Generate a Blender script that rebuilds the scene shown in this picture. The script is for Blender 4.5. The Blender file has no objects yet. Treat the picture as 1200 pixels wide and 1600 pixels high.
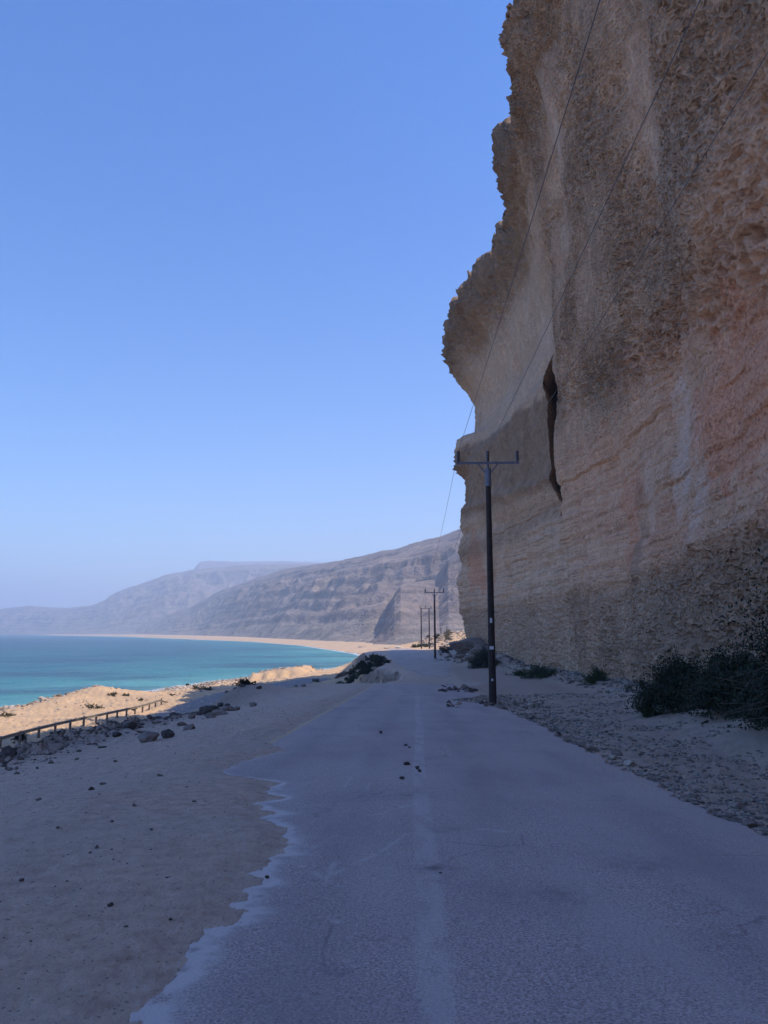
import bpy, bmesh, math, random
import numpy as np
from mathutils import Vector, Matrix
R = math.radians
sc = bpy.context.scene
rng = np.random.default_rng(7)
random.seed(7)

# ------------------------------------------------------------------ camera
FPX = 1130.0; PITCH = R(9.44); CAMZ = 1.6
cam = bpy.data.cameras.new('camera'); camo = bpy.data.objects.new('camera', cam)
sc.collection.objects.link(camo); sc.camera = camo
cam.sensor_fit = 'VERTICAL'; cam.sensor_height = 24.0; cam.lens = 24.0 * FPX / 1600.0
cam.clip_start = 0.05; cam.clip_end = 60000
camo.location = (0, 0, CAMZ); camo.rotation_euler = (R(90) + PITCH, 0, 0)
# ------------------------------------------------------------------ world, sun, exposure
SUN_EL = 56.0; SUN_AZ = -6.0          # azimuth measured from +x (the land side) towards +y (ahead)
w = bpy.data.worlds.new("World"); sc.world = w; w.use_nodes = True
nt = w.node_tree; bg = nt.nodes['Background']
sky = nt.nodes.new('ShaderNodeTexSky'); sky.sky_type = 'NISHITA'; sky.sun_disc = False
sky.sun_elevation = R(SUN_EL); sky.sun_rotation = R(90 - SUN_AZ)
sky.air_density = 1.1; sky.dust_density = 0.2; sky.ozone_density = 3.6; sky.altitude = 0
hs = nt.nodes.new('ShaderNodeHueSaturation'); hs.inputs['Saturation'].default_value = 1.36; hs.inputs['Hue'].default_value = .5125; nt.links.new(sky.outputs[0], hs.inputs['Color']); nt.links.new(hs.outputs[0], bg.inputs[0]); bg.inputs[1].default_value = 0.102
sl = bpy.data.lights.new('sun', 'SUN'); sl.energy = 2.4; sl.angle = R(0.53); sl.color = (1.0, 0.90, 0.76)
so = bpy.data.objects.new('sun', sl); sc.collection.objects.link(so)
sd_ = Vector((math.cos(R(SUN_EL)) * math.cos(R(SUN_AZ)), math.cos(R(SUN_EL)) * math.sin(R(SUN_AZ)), math.sin(R(SUN_EL))))
so.rotation_euler = sd_.to_track_quat('Z', 'Y').to_euler()
sc.view_settings.view_transform = 'Standard'; sc.view_settings.look = 'None'
sc.view_settings.gamma = 1; sc.view_settings.exposure = 1.09
sc.cycles.volume_bounces = 2; sc.cycles.max_bounces = 6

# ------------------------------------------------------------------ noise in numpy
PERM = rng.permutation(256).astype(np.int64); PERM = np.concatenate([PERM, PERM, PERM])
GR = rng.normal(size=(256, 3)); GR /= np.linalg.norm(GR, axis=1)[:, None]; GR = GR.astype(np.float32) * 1.6
R1 = rng.random(256).astype(np.float32); R2 = rng.random(256).astype(np.float32)
def pn(x, y, z=0.0):
    x, y, z = np.broadcast_arrays(np.asarray(x, float), np.asarray(y, float), np.asarray(z, float))
    xi = np.floor(x); yi = np.floor(y); zi = np.floor(z)
    xf = (x - xi).astype(np.float32); yf = (y - yi).astype(np.float32); zf = (z - zi).astype(np.float32)
    xi = xi.astype(np.int64) & 255; yi = yi.astype(np.int64) & 255; zi = zi.astype(np.int64) & 255
    u = xf**3 * (xf * (xf * 6 - 15) + 10); v = yf**3 * (yf * (yf * 6 - 15) + 10); w_ = zf**3 * (zf * (zf * 6 - 15) + 10)
    out = 0
    for dx in (0, 1):
        px = PERM[(xi + dx) & 255]; wx = u if dx else 1 - u
        for dy in (0, 1):
            py = PERM[px + ((yi + dy) & 255)]; wy = v if dy else 1 - v
            for dz in (0, 1):
                g = GR[PERM[py + ((zi + dz) & 255)] & 255]; wz = w_ if dz else 1 - w_
                out = out + wx * wy * wz * (g[..., 0] * (xf - dx) + g[..., 1] * (yf - dy) + g[..., 2] * (zf - dz))
    return out
def fbm(x, y, z=0.0, o=4, g=0.5, l=2.03):
    s = 0; a = 1.0; x = np.asarray(x, float); y = np.asarray(y, float); z = np.asarray(z, float)
    for i in range(o):
        s = s + a * pn(x, y, z); a *= g; x = x * l + 13.1; y = y * l + 7.7; z = z * l + 3.3
    return s
def ridged(x, y, z=0.0, o=4, g=0.5, l=2.1):
    s = 0; a = 1.0; x = np.asarray(x, float); y = np.asarray(y, float); z = np.asarray(z, float)
    for i in range(o):
        s = s + a * (1 - 2 * np.abs(pn(x, y, z))); a *= g; x = x * l + 5.1; y = y * l + 9.7; z = z * l + 2.3
    return s
def worley(x, y):
    xi = np.floor(x); yi = np.floor(y); xf = x - xi; yf = y - yi
    xi = xi.astype(np.int64); yi = yi.astype(np.int64)
    f1 = np.full(x.shape, 9.0); f2 = np.full(x.shape, 9.0); idv = np.zeros(x.shape)
    for dx in (-1, 0, 1):
        for dy in (-1, 0, 1):
            h = PERM[PERM[(xi + dx) & 255] + ((yi + dy) & 255)] & 255
            d = np.hypot(dx + R1[h] - xf, dy + R2[h] - yf)
            n = d < f1
            f2 = np.where(n, f1, np.minimum(f2, d)); idv = np.where(n, R1[(h * 7 + 3) & 255], idv); f1 = np.where(n, d, f1)
    return f1, f2, idv
def ss(a, b, x):
    t = np.clip((np.asarray(x, float) - a) / (b - a), 0, 1); return t * t * (3 - 2 * t)
def gauss(x, m, s): return np.exp(-((x - m) / s) ** 2)

# ------------------------------------------------------------------ mesh / object helpers
COL = sc.collection
def newobj(name, me, mat=None, parent=None):
    o = bpy.data.objects.new(name, me); COL.objects.link(o)
    if mat and me is not None: me.materials.append(mat)
    if parent: o.parent = parent
    return o
def tag(o, label=None, cat=None, group=None, kind=None):
    if label: o['label'] = label
    if cat: o['category'] = cat
    if group: o['group'] = group
    if kind: o['kind'] = kind
    return o
def empty(name, loc):
    o = bpy.data.objects.new(name, None); COL.objects.link(o); o.location = loc; o.empty_display_size = 0.1; return o
def mesh_np(name, verts, faces, smooth=True, attrs=None):
    """faces: (n,3) or (n,4) int array"""
    me = bpy.data.meshes.new(name); n = len(verts); k = faces.shape[1]; f = len(faces)
    me.vertices.add(n); me.vertices.foreach_set('co', np.ascontiguousarray(verts, np.float32).ravel())
    me.loops.add(f * k); me.loops.foreach_set('vertex_index', np.ascontiguousarray(faces, np.int32).ravel())
    me.polygons.add(f); me.polygons.foreach_set('loop_start', np.arange(0, f * k, k, dtype=np.int32))
    me.polygons.foreach_set('loop_total', np.full(f, k, np.int32))
    me.polygons.foreach_set('use_smooth', np.full(f, smooth, bool))
    me.update(calc_edges=True)
    for an, av in (attrs or {}).items():
        a = me.attributes.new(an, 'FLOAT', 'POINT'); a.data.foreach_set('value', np.ascontiguousarray(av, np.float32).ravel())
    return me
def grid_faces(nr, nc, wrap=False):
    i = np.arange(nr - 1)[:, None]; j = np.arange(nc if wrap else nc - 1)[None, :]
    a = i * nc + j; b = i * nc + (j + 1) % nc
    return np.stack([a, b, b + nc, a + nc], -1).reshape(-1, 4)
def tube_np(path, rad, seg=6):
    path = np.asarray(path, float); n = len(path); rad = np.broadcast_to(rad, (n,))
    t = np.gradient(path, axis=0); t /= np.linalg.norm(t, axis=1)[:, None] + 1e-9
    ref = np.where(np.abs(t[:, 2:3]) > .9, np.array([[1., 0, 0]]), np.array([[0, 0, 1.]]))
    a = np.cross(t, ref); a /= np.linalg.norm(a, axis=1)[:, None]; b = np.cross(t, a)
    th = np.linspace(0, 2 * np.pi, seg, endpoint=False)
    v = path[:, None] + rad[:, None, None] * (np.cos(th)[None, :, None] * a[:, None] + np.sin(th)[None, :, None] * b[:, None])
    return v.reshape(-1, 3), grid_faces(n, seg, True)
class MB:
    def __init__(s): s.v = []; s.f = []; s.n = 0
    def add(s, v, f):
        s.v.append(np.asarray(v, float)); s.f.append(np.asarray(f) + s.n); s.n += len(v)
    def box(s, c, d, rot=None):
        v = np.array([[x, y, z] for x in (-.5, .5) for y in (-.5, .5) for z in (-.5, .5)]) * np.array(d)
        if rot is not None: v = v @ np.array(rot.to_3x3()).T
        s.add(v + np.array(c), [[0, 1, 3, 2], [4, 6, 7, 5], [0, 4, 5, 1], [2, 3, 7, 6], [0, 2, 6, 4], [1, 5, 7, 3]])
    def tube(s, path, rad, seg=8, cap=True):
        v, f = tube_np(path, rad, seg); s.add(v, f)
        if cap and seg % 2 == 0:
            for base in (0, len(v) - seg):
                h = seg // 2
                q = [[base + i, base + i + 1, base + seg - 2 - i, base + seg - 1 - i] for i in range(h - 1)]
                s.add(np.zeros((0, 3)), np.array(q) - s.n + (s.n - len(v))) if base == 0 else s.add(np.zeros((0, 3)), np.array(q) - len(v))
    def build(s, name, mat, parent=None, smooth=False):
        me = mesh_np(name, np.concatenate(s.v), np.concatenate(s.f), smooth)
        return newobj(name, me, mat, parent)

# ------------------------------------------------------------------ material helpers
def mat_new(name):
    m = bpy.data.materials.new(name); m.use_nodes = True; n = m.node_tree
    return m, n, n.nodes['Principled BSDF']
class NT:
    def __init__(s, n): s.n = n
    def node(s, t, **k):
        o = s.n.nodes.new(t)
        for a, b in k.items(): setattr(o, a, b)
        return o
    def put(s, inp, v):
        if hasattr(v, 'is_linked') or hasattr(v, 'links'): s.n.links.new(v, inp)
        else: inp.default_value = v
    def coord(s, scale=(1, 1, 1)):
        t = s.node('ShaderNodeTexCoord'); m = s.node('ShaderNodeMapping'); m.inputs['Scale'].default_value = scale
        s.n.links.new(t.outputs['Object'], m.inputs[0]); return m.outputs[0]
    def noise(s, vec, scale, det=4, rough=.55, dist=0.0):
        o = s.node('ShaderNodeTexNoise'); s.put(o.inputs['Vector'], vec); o.inputs['Scale'].default_value = scale
        o.inputs['Detail'].default_value = det; o.inputs['Roughness'].default_value = rough; o.inputs['Distortion'].default_value = dist
        return o.outputs[0]
    def voro(s, vec, scale, feature='F1', out=0):
        o = s.node('ShaderNodeTexVoronoi', feature=feature); s.put(o.inputs['Vector'], vec); o.inputs['Scale'].default_value = scale
        return o.outputs[out]
    def ramp(s, fac, pts):
        o = s.node('ShaderNodeValToRGB'); s.put(o.inputs[0], fac); e = o.color_ramp.elements
        while len(e) > 1: e.remove(e[-1])
        e[0].position = pts[0][0]; e[0].color = (*c3(pts[0][1]), 1)
        for p, c in pts[1:]:
            q = e.new(p); q.color = (*c3(c), 1)
        return o.outputs[0]
    def mix(s, fac, a, b, mode='MIX'):
        o = s.node('ShaderNodeMix', data_type='RGBA', blend_type=mode); s.put(o.inputs[0], fac)
        s.put(o.inputs[6], (*a, 1) if isinstance(a, tuple) and len(a) == 3 else a); s.put(o.inputs[7], (*b, 1) if isinstance(b, tuple) and len(b) == 3 else b)
        return o.outputs[2]
    def math(s, op, a, b=0.0, c=None, clamp=False):
        o = s.node('ShaderNodeMath', operation=op, use_clamp=clamp); s.put(o.inputs[0], a); s.put(o.inputs[1], b)
        if c is not None: s.put(o.inputs[2], c)
        return o.outputs[0]
    def attr(s, name):
        o = s.node('ShaderNodeAttribute', attribute_name=name); return o.outputs['Fac']
    def bump(s, h, strength, dist, nrm=None):
        o = s.node('ShaderNodeBump'); s.put(o.inputs['Height'], h); o.inputs['Strength'].default_value = strength; o.inputs['Distance'].default_value = dist
        if nrm is not None: s.n.links.new(nrm, o.inputs['Normal'])
        return o.outputs[0]
    def sep(s, vec):
        o = s.node('ShaderNodeSeparateXYZ'); s.put(o.inputs[0], vec); return o.outputs
def c3(c): return (c, c, c) if isinstance(c, (int, float)) else c
def simple(name, col, rough=.8, metal=0.0, var=.25, scale=8.0, bump=.0, bscale=40.0):
    m, n, b = mat_new(name); k = NT(n); co = k.coord()
    f = k.noise(co, scale, 4); lo = tuple(v * (1 - var) for v in col); hi = tuple(min(1, v * (1 + var)) for v in col)
    k.put(b.inputs['Base Color'], k.ramp(f, [(.3, lo), (.7, hi)])); b.inputs['Roughness'].default_value = rough; b.inputs['Metallic'].default_value = metal
    if bump: k.put(b.inputs['Normal'], k.bump(k.noise(co, bscale, 4), bump, .02))
    return m

# ------------------------------------------------------------------ pixel ray (photo is 1200x1600) to ground
CP, SP = math.cos(PITCH), math.sin(PITCH)
def ray(px, py):
    u = (px - 600) / FPX; v = (800 - py) / FPX
    return np.array([u, CP - SP * v, SP + CP * v])
# ------------------------------------------------------------------ terrain function
def zroad(y):
    y = np.asarray(y, float)
    return np.where(y < 60, -2.24 + .0407 * 5 * np.log1p(np.exp(np.clip((55 - y) / 5, -30, 30))), -2.24 + .0407 * 5 * np.log1p(np.exp(np.clip((55 - y) / 5, -30, 30)))) * 1.0
SHY = np.array([-6000, -3000, -500, 0, 60, 85, 109, 130, 156, 180, 202, 225, 246, 300, 400, 640, 904, 1937, 4500, 9000, 20000.])
SHX = np.array([-2400, -1200, -180, -88, -72, -68, -60, -49, -44, -39, -27, -22, -13, -4, -14, -70, -160, -685, -2400, -6500, -18000.])
def shore_d(x, y):
    x = np.asarray(x, float); y = np.asarray(y, float)
    d = np.full(np.broadcast(x, y).shape, 1e9)
    for i in range(len(SHY) - 1):
        ax, ay, bx, by = SHX[i], SHY[i], SHX[i + 1], SHY[i + 1]
        t = np.clip(((x - ax) * (bx - ax) + (y - ay) * (by - ay)) / ((bx - ax) ** 2 + (by - ay) ** 2), 0, 1)
        d = np.minimum(d, np.hypot(x - ax - t * (bx - ax), y - ay - t * (by - ay)))
    return np.where(x > np.interp(y, SHY, SHX), d, -d)
XEY = [-400, 0, 10, 16, 26, 34, 39, 46, 52, 56, 59, 63, 70, 76, 84, 95, 110, 143, 165, 190, 220, 260, 320]
XEX = [-9, -7.5, -8, -9, -10.2, -10.2, -9.4, -9.2, -7, -4, 0.2, 2.2, 2.6, 2.6, .2, .2, -1.2, -2.6, -1.5, 3, 9, 22, 60]
WY = [-400, 0, 25, 40, 50, 56, 60, 70, 90, 120, 150, 180, 230, 320]
WX = [9, 8, 7, 11, 12, 10, 6, 6, 6.5, 6, 7, 10, 30, 60]
FY = [-400, -120, -20, 0, 15, 30, 44, 54, 59, 72, 88, 105, 112, 125, 150, 200, 300]
FX = [12, 10, 8.2, 8.2, 9.0, 12.0, 13.8, 14.6, 15.4, 14.2, 13.2, 12.2, 15, 21, 33, 110, 260]
def terrain(x, y, detail=True):
    x = np.asarray(x, float); y = np.asarray(y, float)
    sd = shore_d(x, y); rr = np.hypot(x, y); near = 1 - ss(350, 600, rr)
    wob = fbm(x * .06, y * .06, 3.1, 3)
    sdw = sd + wob * 3 * near + fbm(x * .35, y * .35, 1.2, 2) * 1.0 * near
    zp = -10.0 + 1.7 * ss(-1, 17, sdw) + 1.6 * ss(14, 36, sdw) - 5.0 * ss(0, -30, sdw) - 12 * ss(-30, -200, sdw)
    zp = zp + near * (.4 * ss(14, 32, sdw)) + 1.0 * ss(82, 44, y) * ss(-36, -26, x) * (y > 0)
    zfar = -10.0 + 3.2 * ss(0, 40, sd) + 4 * ss(40, 500, sd) + 12 * ss(400, 2500, sd) - 14 * ss(0, -120, sd)
    zp = zp * near + zfar * (1 - near)
    # rocky hump on the beach and the little bluff at its far end
    zp = zp + 1.3 * np.exp(-((x + 37.5) / 5.0) ** 2 - ((y - 95) / 10) ** 2) * (1 + .5 * wob)
    zp = zp + 1.5 * ss(-28.5, -25.5, x + .6 * wob) * ss(-15.5, -18, x) * ss(138, 143, y + 2.2 * wob + .8 * np.sin(x * 2.2)) * ss(186, 172, y)
    u = zroad(y)
    u = u - (.13 - .085 * ss(39, 46, y) * ss(-10.5, -9, x)) * np.clip(-(x + 4.0 - .0425 * y), 0, 14) * ss(60, 52, y)
    # berm of rubble along the left edge, mound further on
    e0 = np.interp(y, XEY, XEX)
    berm = np.exp(-((x - e0 + .3) / 1.6) ** 2)
    u = u + .10 * berm * (ss(14, 22, y) * ss(34, 26, y)) * (1 + .6 * fbm(x * .8, y * .8, 0, 2))
    u = u + .55 * np.exp(-((x + 8.2) / 2.0) ** 2 - ((y - 46) / 3.0) ** 2)
    # washed-out trench across the road
    tr = gauss(y + .25 * (x - 2) - .35 * fbm(x * .5, y * .2, 5, 2), 57.5, 2.2) * ss(7.5, 5.5, x)
    u = u - .75 * tr
    # land beyond the cliff's nose
    u = u + 4.6 * np.exp(-((x - 30) / 15) ** 2 - ((y - 226) / 26) ** 2) + 1.5 * np.exp(-((x - 17) / 7) ** 2 - ((y - 212) / 16) ** 2)
    # foot of the cliff: fallen debris
    fx = np.interp(y, FY, FX)
    u = u + .55 * ss(3.0, 0, fx - x) * ss(130, 110, y) + 1.5 * ss(5.5, 0, fx - x) * gauss(y, 96, 15)
    u = u + .5 * np.exp(-((x - 7.0) / .9) ** 2 - ((y - 99) / 1.2) ** 2) * .7
    ew = e0 + (.9 * fbm(x * .25, y * .25, 8, 3) + .5 * fbm(x * 1.1, y * 1.1, 2, 3)) * ss(10, 22, y)
    W = np.interp(y, WY, WX)
    m = np.clip((x - ew + W) / W, 0, 1); steep = ss(56, 60, y) * ss(170, 140, y)
    m = m * m * (3 - 2 * m)
    m = m * ss(330, 250, y + .4 * np.abs(x))
    g = ridged(x * .35, y * .35 + x * .2, 4.0, 3)     # rills down the cut slope
    z = zp * (1 - m) + u * m - steep * 4 * m * (1 - m) * .45 * (g - .6)
    if detail:
        rm = ss(.25, -.05, x - 3.2 - .0425 * y) * ss(-.3, .1, x + 3.1 - .0425 * y) * ss(56, 53.5, y)  # road bed
        zone = 1 - rm
        right = ss(.1, .8, x - 3.2 - .0425 * y)
        bz = np.clip(np.abs(berm) * ss(12, 22, y) * ss(38, 31, y) + ss(.02, .5, 4 * m * (1 - m)), 0, 1)
        a = .012 + .020 * right + .15 * bz * ss(10, 24, y) + (.05 + .07 * ss(30, 50, y)) * (1 - m) * near
        n3 = fbm(x * 2.2, y * 2.2, 9, 4)
        z = z + zone * (near * a * 1.5 * n3 + near * .03 * fbm(x * .5, y * .5, 1, 3))
        f1, f2, idv = worley(x * 1.6 + .4 * n3, y * 1.6)
        z = z + zone * near * bz * .38 * np.clip(.5 - f1, 0, 1) * (idv > .35) * 1.6
        rb = (1 - m) * ss(4, 10, sdw) * ss(34, 24, sdw) * near
        f1, f2, idv = worley(x * .8, y * .8)
        z = z + rb * .5 * np.clip(.5 - f1, 0, 1) * (idv > .4)
        z = z - zone * near * .022 * ss(.1, .8, fbm(x * .9 + y * .1, y * .12, 17, 4) + .25) * ss(0, -1.5, x + 2.5)
        # broken asphalt: the shoulder lies lower than the slab on the right
        z = z + sandcover(x, y) * ss(57, 54, y) * (1 - ss(1.5, 4, x - 3.2 - .0425 * y))
    return z
# edge of the sand that has washed over the asphalt
SP_ = [(190,1640),(205,1600),(237,1563),(292,1516),(291,1496),(333,1452),(386,1429),(380,1411),(391,1376),(403,1359),(444,1324),(452,1306),(432,1289),(421,1280),(426,1266),(395,1254),(444,1246),(412,1236),(444,1222),(392,1215),(340,1206),(372,1190),(450,1172),(404,1158)]
def on_plane(px, py):
    d = ray(px, py); t = 1.6 / (-.0407 * d[1] - d[2]); return d[0] * t, d[1] * t
_b = sorted([on_plane(*p)[::-1] for p in SP_])
SBY = np.array([-30, 0] + [b[0] for b in _b] + [60]); SBX = np.array([-2.6, -2.0] + [b[1] for b in _b] + [-3.12 + .0425 * 60])
SBX[-2] = -3.10 + .0425 * SBY[-2]
def sand_edge(x, y):
    n = fbm(np.asarray(y, float) * 5, 3.3, 0, 4) * .08 * ss(30, 8, y) + fbm(x * 3, y * 3, 2, 5, .62) * .09 + fbm(x * 16, y * 16, 2, 3, .6) * .030
    return np.interp(y, SBY, SBX) + .09 * ss(13, 9, y) + n - x          # >0 on the sand
def sandcover(x, y):
    e = sand_edge(x, y)
    return np.clip(-.010 + e * .10, -.055, .035) + .004 * fbm(x * 22, y * 22, 4, 2)

TT = np.concatenate([np.geomspace(1.5, 700, 900), np.geomspace(705, 9000, 60)])
def G(px, py, zoff=0.0):
    d = ray(px, py)
    def below(t): return CAMZ + d[2] * t < terrain(d[0] * t, d[1] * t, False) + zoff
    i = int(np.argmax(below(TT))); t = np.linspace(TT[max(i - 1, 0)], TT[i], 40); t = t[int(np.argmax(below(t)))]
    p = d * t; return float(p[0]), float(p[1]), float(terrain(np.array([p[0]]), np.array([p[1]]), True)[0])
def tz(x, y): return float(terrain(np.array([float(x)]), np.array([float(y)]), True)[0])

# ------------------------------------------------------------------ ground sheet (polar, fine ahead)
ang = np.concatenate([np.arange(-180, -40, 2.5), np.arange(-40, -31, .5), np.arange(-31, 31, .105), np.arange(31, 40, .5), np.arange(40, 180, 2.5)])
rad = [.35]
while rad[-1] < 11800:
    r = rad[-1]; rad.append(r * (1.0085 if r < 260 else 1.02 if r < 3000 else 1.05) if r > 2 else r * 1.02)
rad = np.array(rad)
A_, R_ = np.meshgrid(np.radians(ang), rad); X = R_ * np.sin(A_); Y = R_ * np.cos(A_)
Z = terrain(X, Y)
sdm = shore_d(X, Y)
e0 = np.interp(Y, XEY, XEX); Wm = np.interp(Y, WY, WX)
up = ss(-Wm * .55, -.5, X - e0)
pale = np.clip((1 - up) * ss(8, 24, Y) + ss(150, 190, Y), 0, 1) * np.ones_like(X)
wet = ss(3.5, .2, sdm)
rightz = ss(.0, .8, X - 3.2 - .0425 * Y) * ss(0, 4, Y + 5)
fxm = np.interp(Y, FY, FX)
track = np.exp(-((X - (fxm - 5.0) - .6 * fbm(X * .1, Y * .1, 4, 2)) / 1.6) ** 2) * ss(12, 20, Y) + np.exp(-((X - 6.2 - .02 * (Y - 60)) / 3.2) ** 2) * ss(50, 60, Y) * ss(160, 120, Y)
nf = fbm(X * .45, Y * .45, 6.5, 3)
far_green = ss(40, 300, sdm) * ss(500, 900, R_) * ss(.0, .5, fbm(X * .004, Y * .009, 1, 3))
bermz = np.exp(-((X - e0 + .2) / 2.0) ** 2) * ss(13, 20, Y) * ss(56, 50, Y)
steepz = ss(.1, .7, 4 * up * (1 - up)) * ss(56, 62, Y) * ss(170, 140, Y)
verts = np.stack([X, Y, Z], -1).reshape(-1, 3)
faces = grid_faces(len(rad), len(ang), True)
me = mesh_np('ground', verts, faces, True, dict(pale=pale, wet=wet, gravel=rightz, track=np.clip(track, 0, 1), green=far_green, berm=np.clip(bermz, 0, 1), cut=steepz))
# centre cap lies behind/below the camera
gm, n, b = mat_new('soil_and_sand'); k = NT(n); co = k.coord()
n1 = k.noise(co, .35, 6); n2 = k.noise(co, 6, 6, .65); n4 = k.noise(co, 55, 4, .7); n5 = k.noise(co, 1.6, 5)
soil = k.ramp(n2, [(.3, (.44, .300, .220)), (.5, (.57, .405, .300)), (.72, (.68, .50, .38))])
soil = k.mix(k.math('MULTIPLY', k.ramp(n1, [(.42, 0.), (.62, 1.)]), .45), soil, (.52, .42, .335))
grav = k.ramp(n4, [(.3, (.24, .175, .13)), (.5, (.42, .315, .24)), (.7, (.60, .47, .37))])
c = k.mix(k.attr('gravel'), soil, grav)
c = k.mix(k.math('MULTIPLY', k.attr('track'), .3), c, (.52, .41, .32))
sand = k.ramp(n5, [(.3, (.52, .32, .165)), (.5, (.63, .395, .205)), (.7, (.71, .475, .265))])
sand = k.mix(k.ramp(k.voro(co, 1.4), [(.10, .7), (.3, 0.)]), sand, (.40, .32, .25))
fs = k.math('MULTIPLY', k.ramp(n4, [(.5, 0.), (.62, 1.)]), .5)
sand = k.mix(fs, sand, (.70, .60, .50))
sand = k.mix(k.math('MULTIPLY', k.ramp(k.noise(co, .13, 6, .65), [(.47, 0.), (.62, 1.)]), .55), sand, (.42, .30, .20))
c = k.mix(k.attr('pale'), c, sand)
c = k.mix(k.math('MULTIPLY', k.attr('berm'), .75), c, k.ramp(n2, [(.35, (.17, .12, .09)), (.6, (.29, .22, .165)), (.8, (.42, .33, .25))]))
c = k.mix(k.math('MULTIPLY', k.attr('cut'), .8), c, k.ramp(k.noise(k.coord((1, 1, 3)), .9, 6), [(.35, (.14, .105, .08)), (.6, (.27, .20, .15)), (.75, (.40, .30, .22))]))
c = k.mix(k.math('MULTIPLY', k.attr('green'), .6), c, (.13, .13, .09))
c = k.mix(k.math('MULTIPLY', k.attr('wet'), .55), c, (.22, .17, .12))
# little dark stones and flecks
pv = k.voro(co, 9.0); pc = k.voro(co, 9.0, 'F1', 1)
st = k.math('MULTIPLY', k.ramp(pv, [(.10, 1.), (.16, 0.)]), k.ramp(k.sep(pc)[0], [(.80, 0.), (.84, 1.)]))
c = k.mix(k.math('MULTIPLY', st, .5), c, (.10, .085, .075))
pv2 = k.voro(co, 26.0); pc2 = k.voro(co, 26.0, 'F1', 1)
st2 = k.math('MULTIPLY', k.ramp(pv2, [(.18, 1.), (.26, 0.)]), k.ramp(k.sep(pc2)[1], [(.55, 0.), (.6, 1.)]))
c = k.mix(k.math('MULTIPLY', st2, .45), c, k.mix(k.sep(pc2)[0], (.08, .07, .06), (.36, .32, .28)))
k.put(b.inputs['Base Color'], c); b.inputs['Roughness'].default_value = .95; b.inputs['Specular IOR Level'].default_value = .2
bm_ = k.math('ADD', k.math('MULTIPLY', n4, .5), k.math('ADD', k.math('MULTIPLY', st, .7), k.math('MULTIPLY', st2, .5)))
bm_ = k.math('ADD', bm_, k.math('MULTIPLY', k.noise(co, 200, 3), .25))
k.put(b.inputs['Normal'], k.bump(bm_, .75, .025, k.bump(n2, .5, .08)))
tag(newobj('ground', me, gm), kind='structure')

# ------------------------------------------------------------------ road slab
ys = [-60., -40, -25, -15, -8, -4, -1, 0, .6, 1.2]
while ys[-1] < 58: ys.append(ys[-1] + max(.022, ys[-1] * .0058))
ys = np.array(ys); us = np.linspace(0, 1, 235)
re_n = .16 * fbm(ys * .9, 1.7, 0, 4) + .07 * fbm(ys * 4, 4.1, 0, 3) - .25 * gauss(ys, 27.5, 2.0) - 1.6 * gauss(ys, 33, 2.6) - .25 * ss(46, 56, ys) * 3
YY, UU = np.meshgrid(ys, us, indexing='ij')
XL = -3.14 + .0425 * YY; XR = (3.24 + .0425 * ys + re_n)[:, None]
XX = XL + (XR - XL) * UU
lip = 54.2 - .25 * (XX - 2) + .9 * fbm(XX * .5, 7.7, 0, 4) + .6 * ss(2, 6, XX)
ZZ = zroad(YY) + .004 - .02 * ((UU - .5) * 2) ** 2 + .006 * fbm(XX * .8, YY * .5, 3, 2)
ZZ = ZZ - 1.2 * ss(0, .9, YY - lip)              # broken lip at the wash-out
e = sand_edge(XX, YY)
fringe = np.clip(np.exp(-np.clip(-(e + .0), 0, 9) / (.022 + .033 * (1 + fbm(XX * 2.3, YY * 2.3, 1, 3))) ), 0, 1) * ss(14, 12.6, YY)
fringe = fringe * ss(-.45, .2, fbm(XX * 6, YY * 6, 2, 4) + .35)
cx = .07 + .0425 * YY + .02 * np.sin(YY * .4)
cl = ss(.12, .06, np.abs(XX - cx + .01 * fbm(YY * 3, 2, 0, 2))) * ss(-.5, .25, fbm(XX * 5, YY * 1.6, 3, 4) + .12) * ss(48, 30, YY)
yl = ss(.075, .05, np.abs(XX - (-3.0 + .0425 * YY))) * ss(-.25, .1, fbm(XX * 4, YY * .9, 7, 4) + .22) * ss(12.2, 13.2, YY)
def seg_d(pts, ww):
    out = np.zeros_like(XX)
    P = [on_plane(*p) for p in pts]
    for (ax, ay), (bx, by) in zip(P[:-1], P[1:]):
        L = (bx - ax) ** 2 + (by - ay) ** 2
        t = np.clip(((XX - ax) * (bx - ax) + (YY - ay) * (by - ay)) / L, 0, 1)
        d = np.hypot(XX - ax - t * (bx - ax), YY - ay - t * (by - ay)) + .012 * fbm(XX * 7, YY * 7, 1, 2)
        out = np.maximum(out, ss(ww, ww * .4, d))
    return out
scr = np.zeros_like(XX)
for pts, ww in [([(635,1303),(600,1328),(560,1348),(522,1366)], .028), ([(470,1352),(528,1385)], .03), ([(525,1340),(515,1365),(503,1388)], .03),
                ([(548,1214),(538,1230)], .03), ([(655,1255),(605,1268),(590,1273)], .03), ([(525,1303),(480,1330),(460,1340)], .02), ([(580,1222),(570,1235)], .025), ([(750,1296),(790,1300)], .06),
                ([(505,1430),(535,1446)], .016), ([(1150,1580),(1185,1590)], .03), ([(660,1160),(652,1175)], .03)]:
    scr = np.maximum(scr, seg_d(pts, ww) * ss(-.4, .3, fbm(XX * 6, YY * 6, 9, 3) + .15))
px_, py_ = on_plane(686, 1357)
stain = np.exp(-((XX - px_) / .13) ** 2 - ((YY - py_) / .11) ** 2)
for q in [(700, 1296, .22), (640, 1243, .2), (710, 1105, .5), (530, 1520, .07), (1010, 1350, .3), (870, 1400, .25)]:
    ax, ay = on_plane(q[0], q[1]); stain = np.maximum(stain, .35 * np.exp(-((XX - ax) / q[2]) ** 2 - ((YY - ay) / (q[2] * .8)) ** 2))
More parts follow.
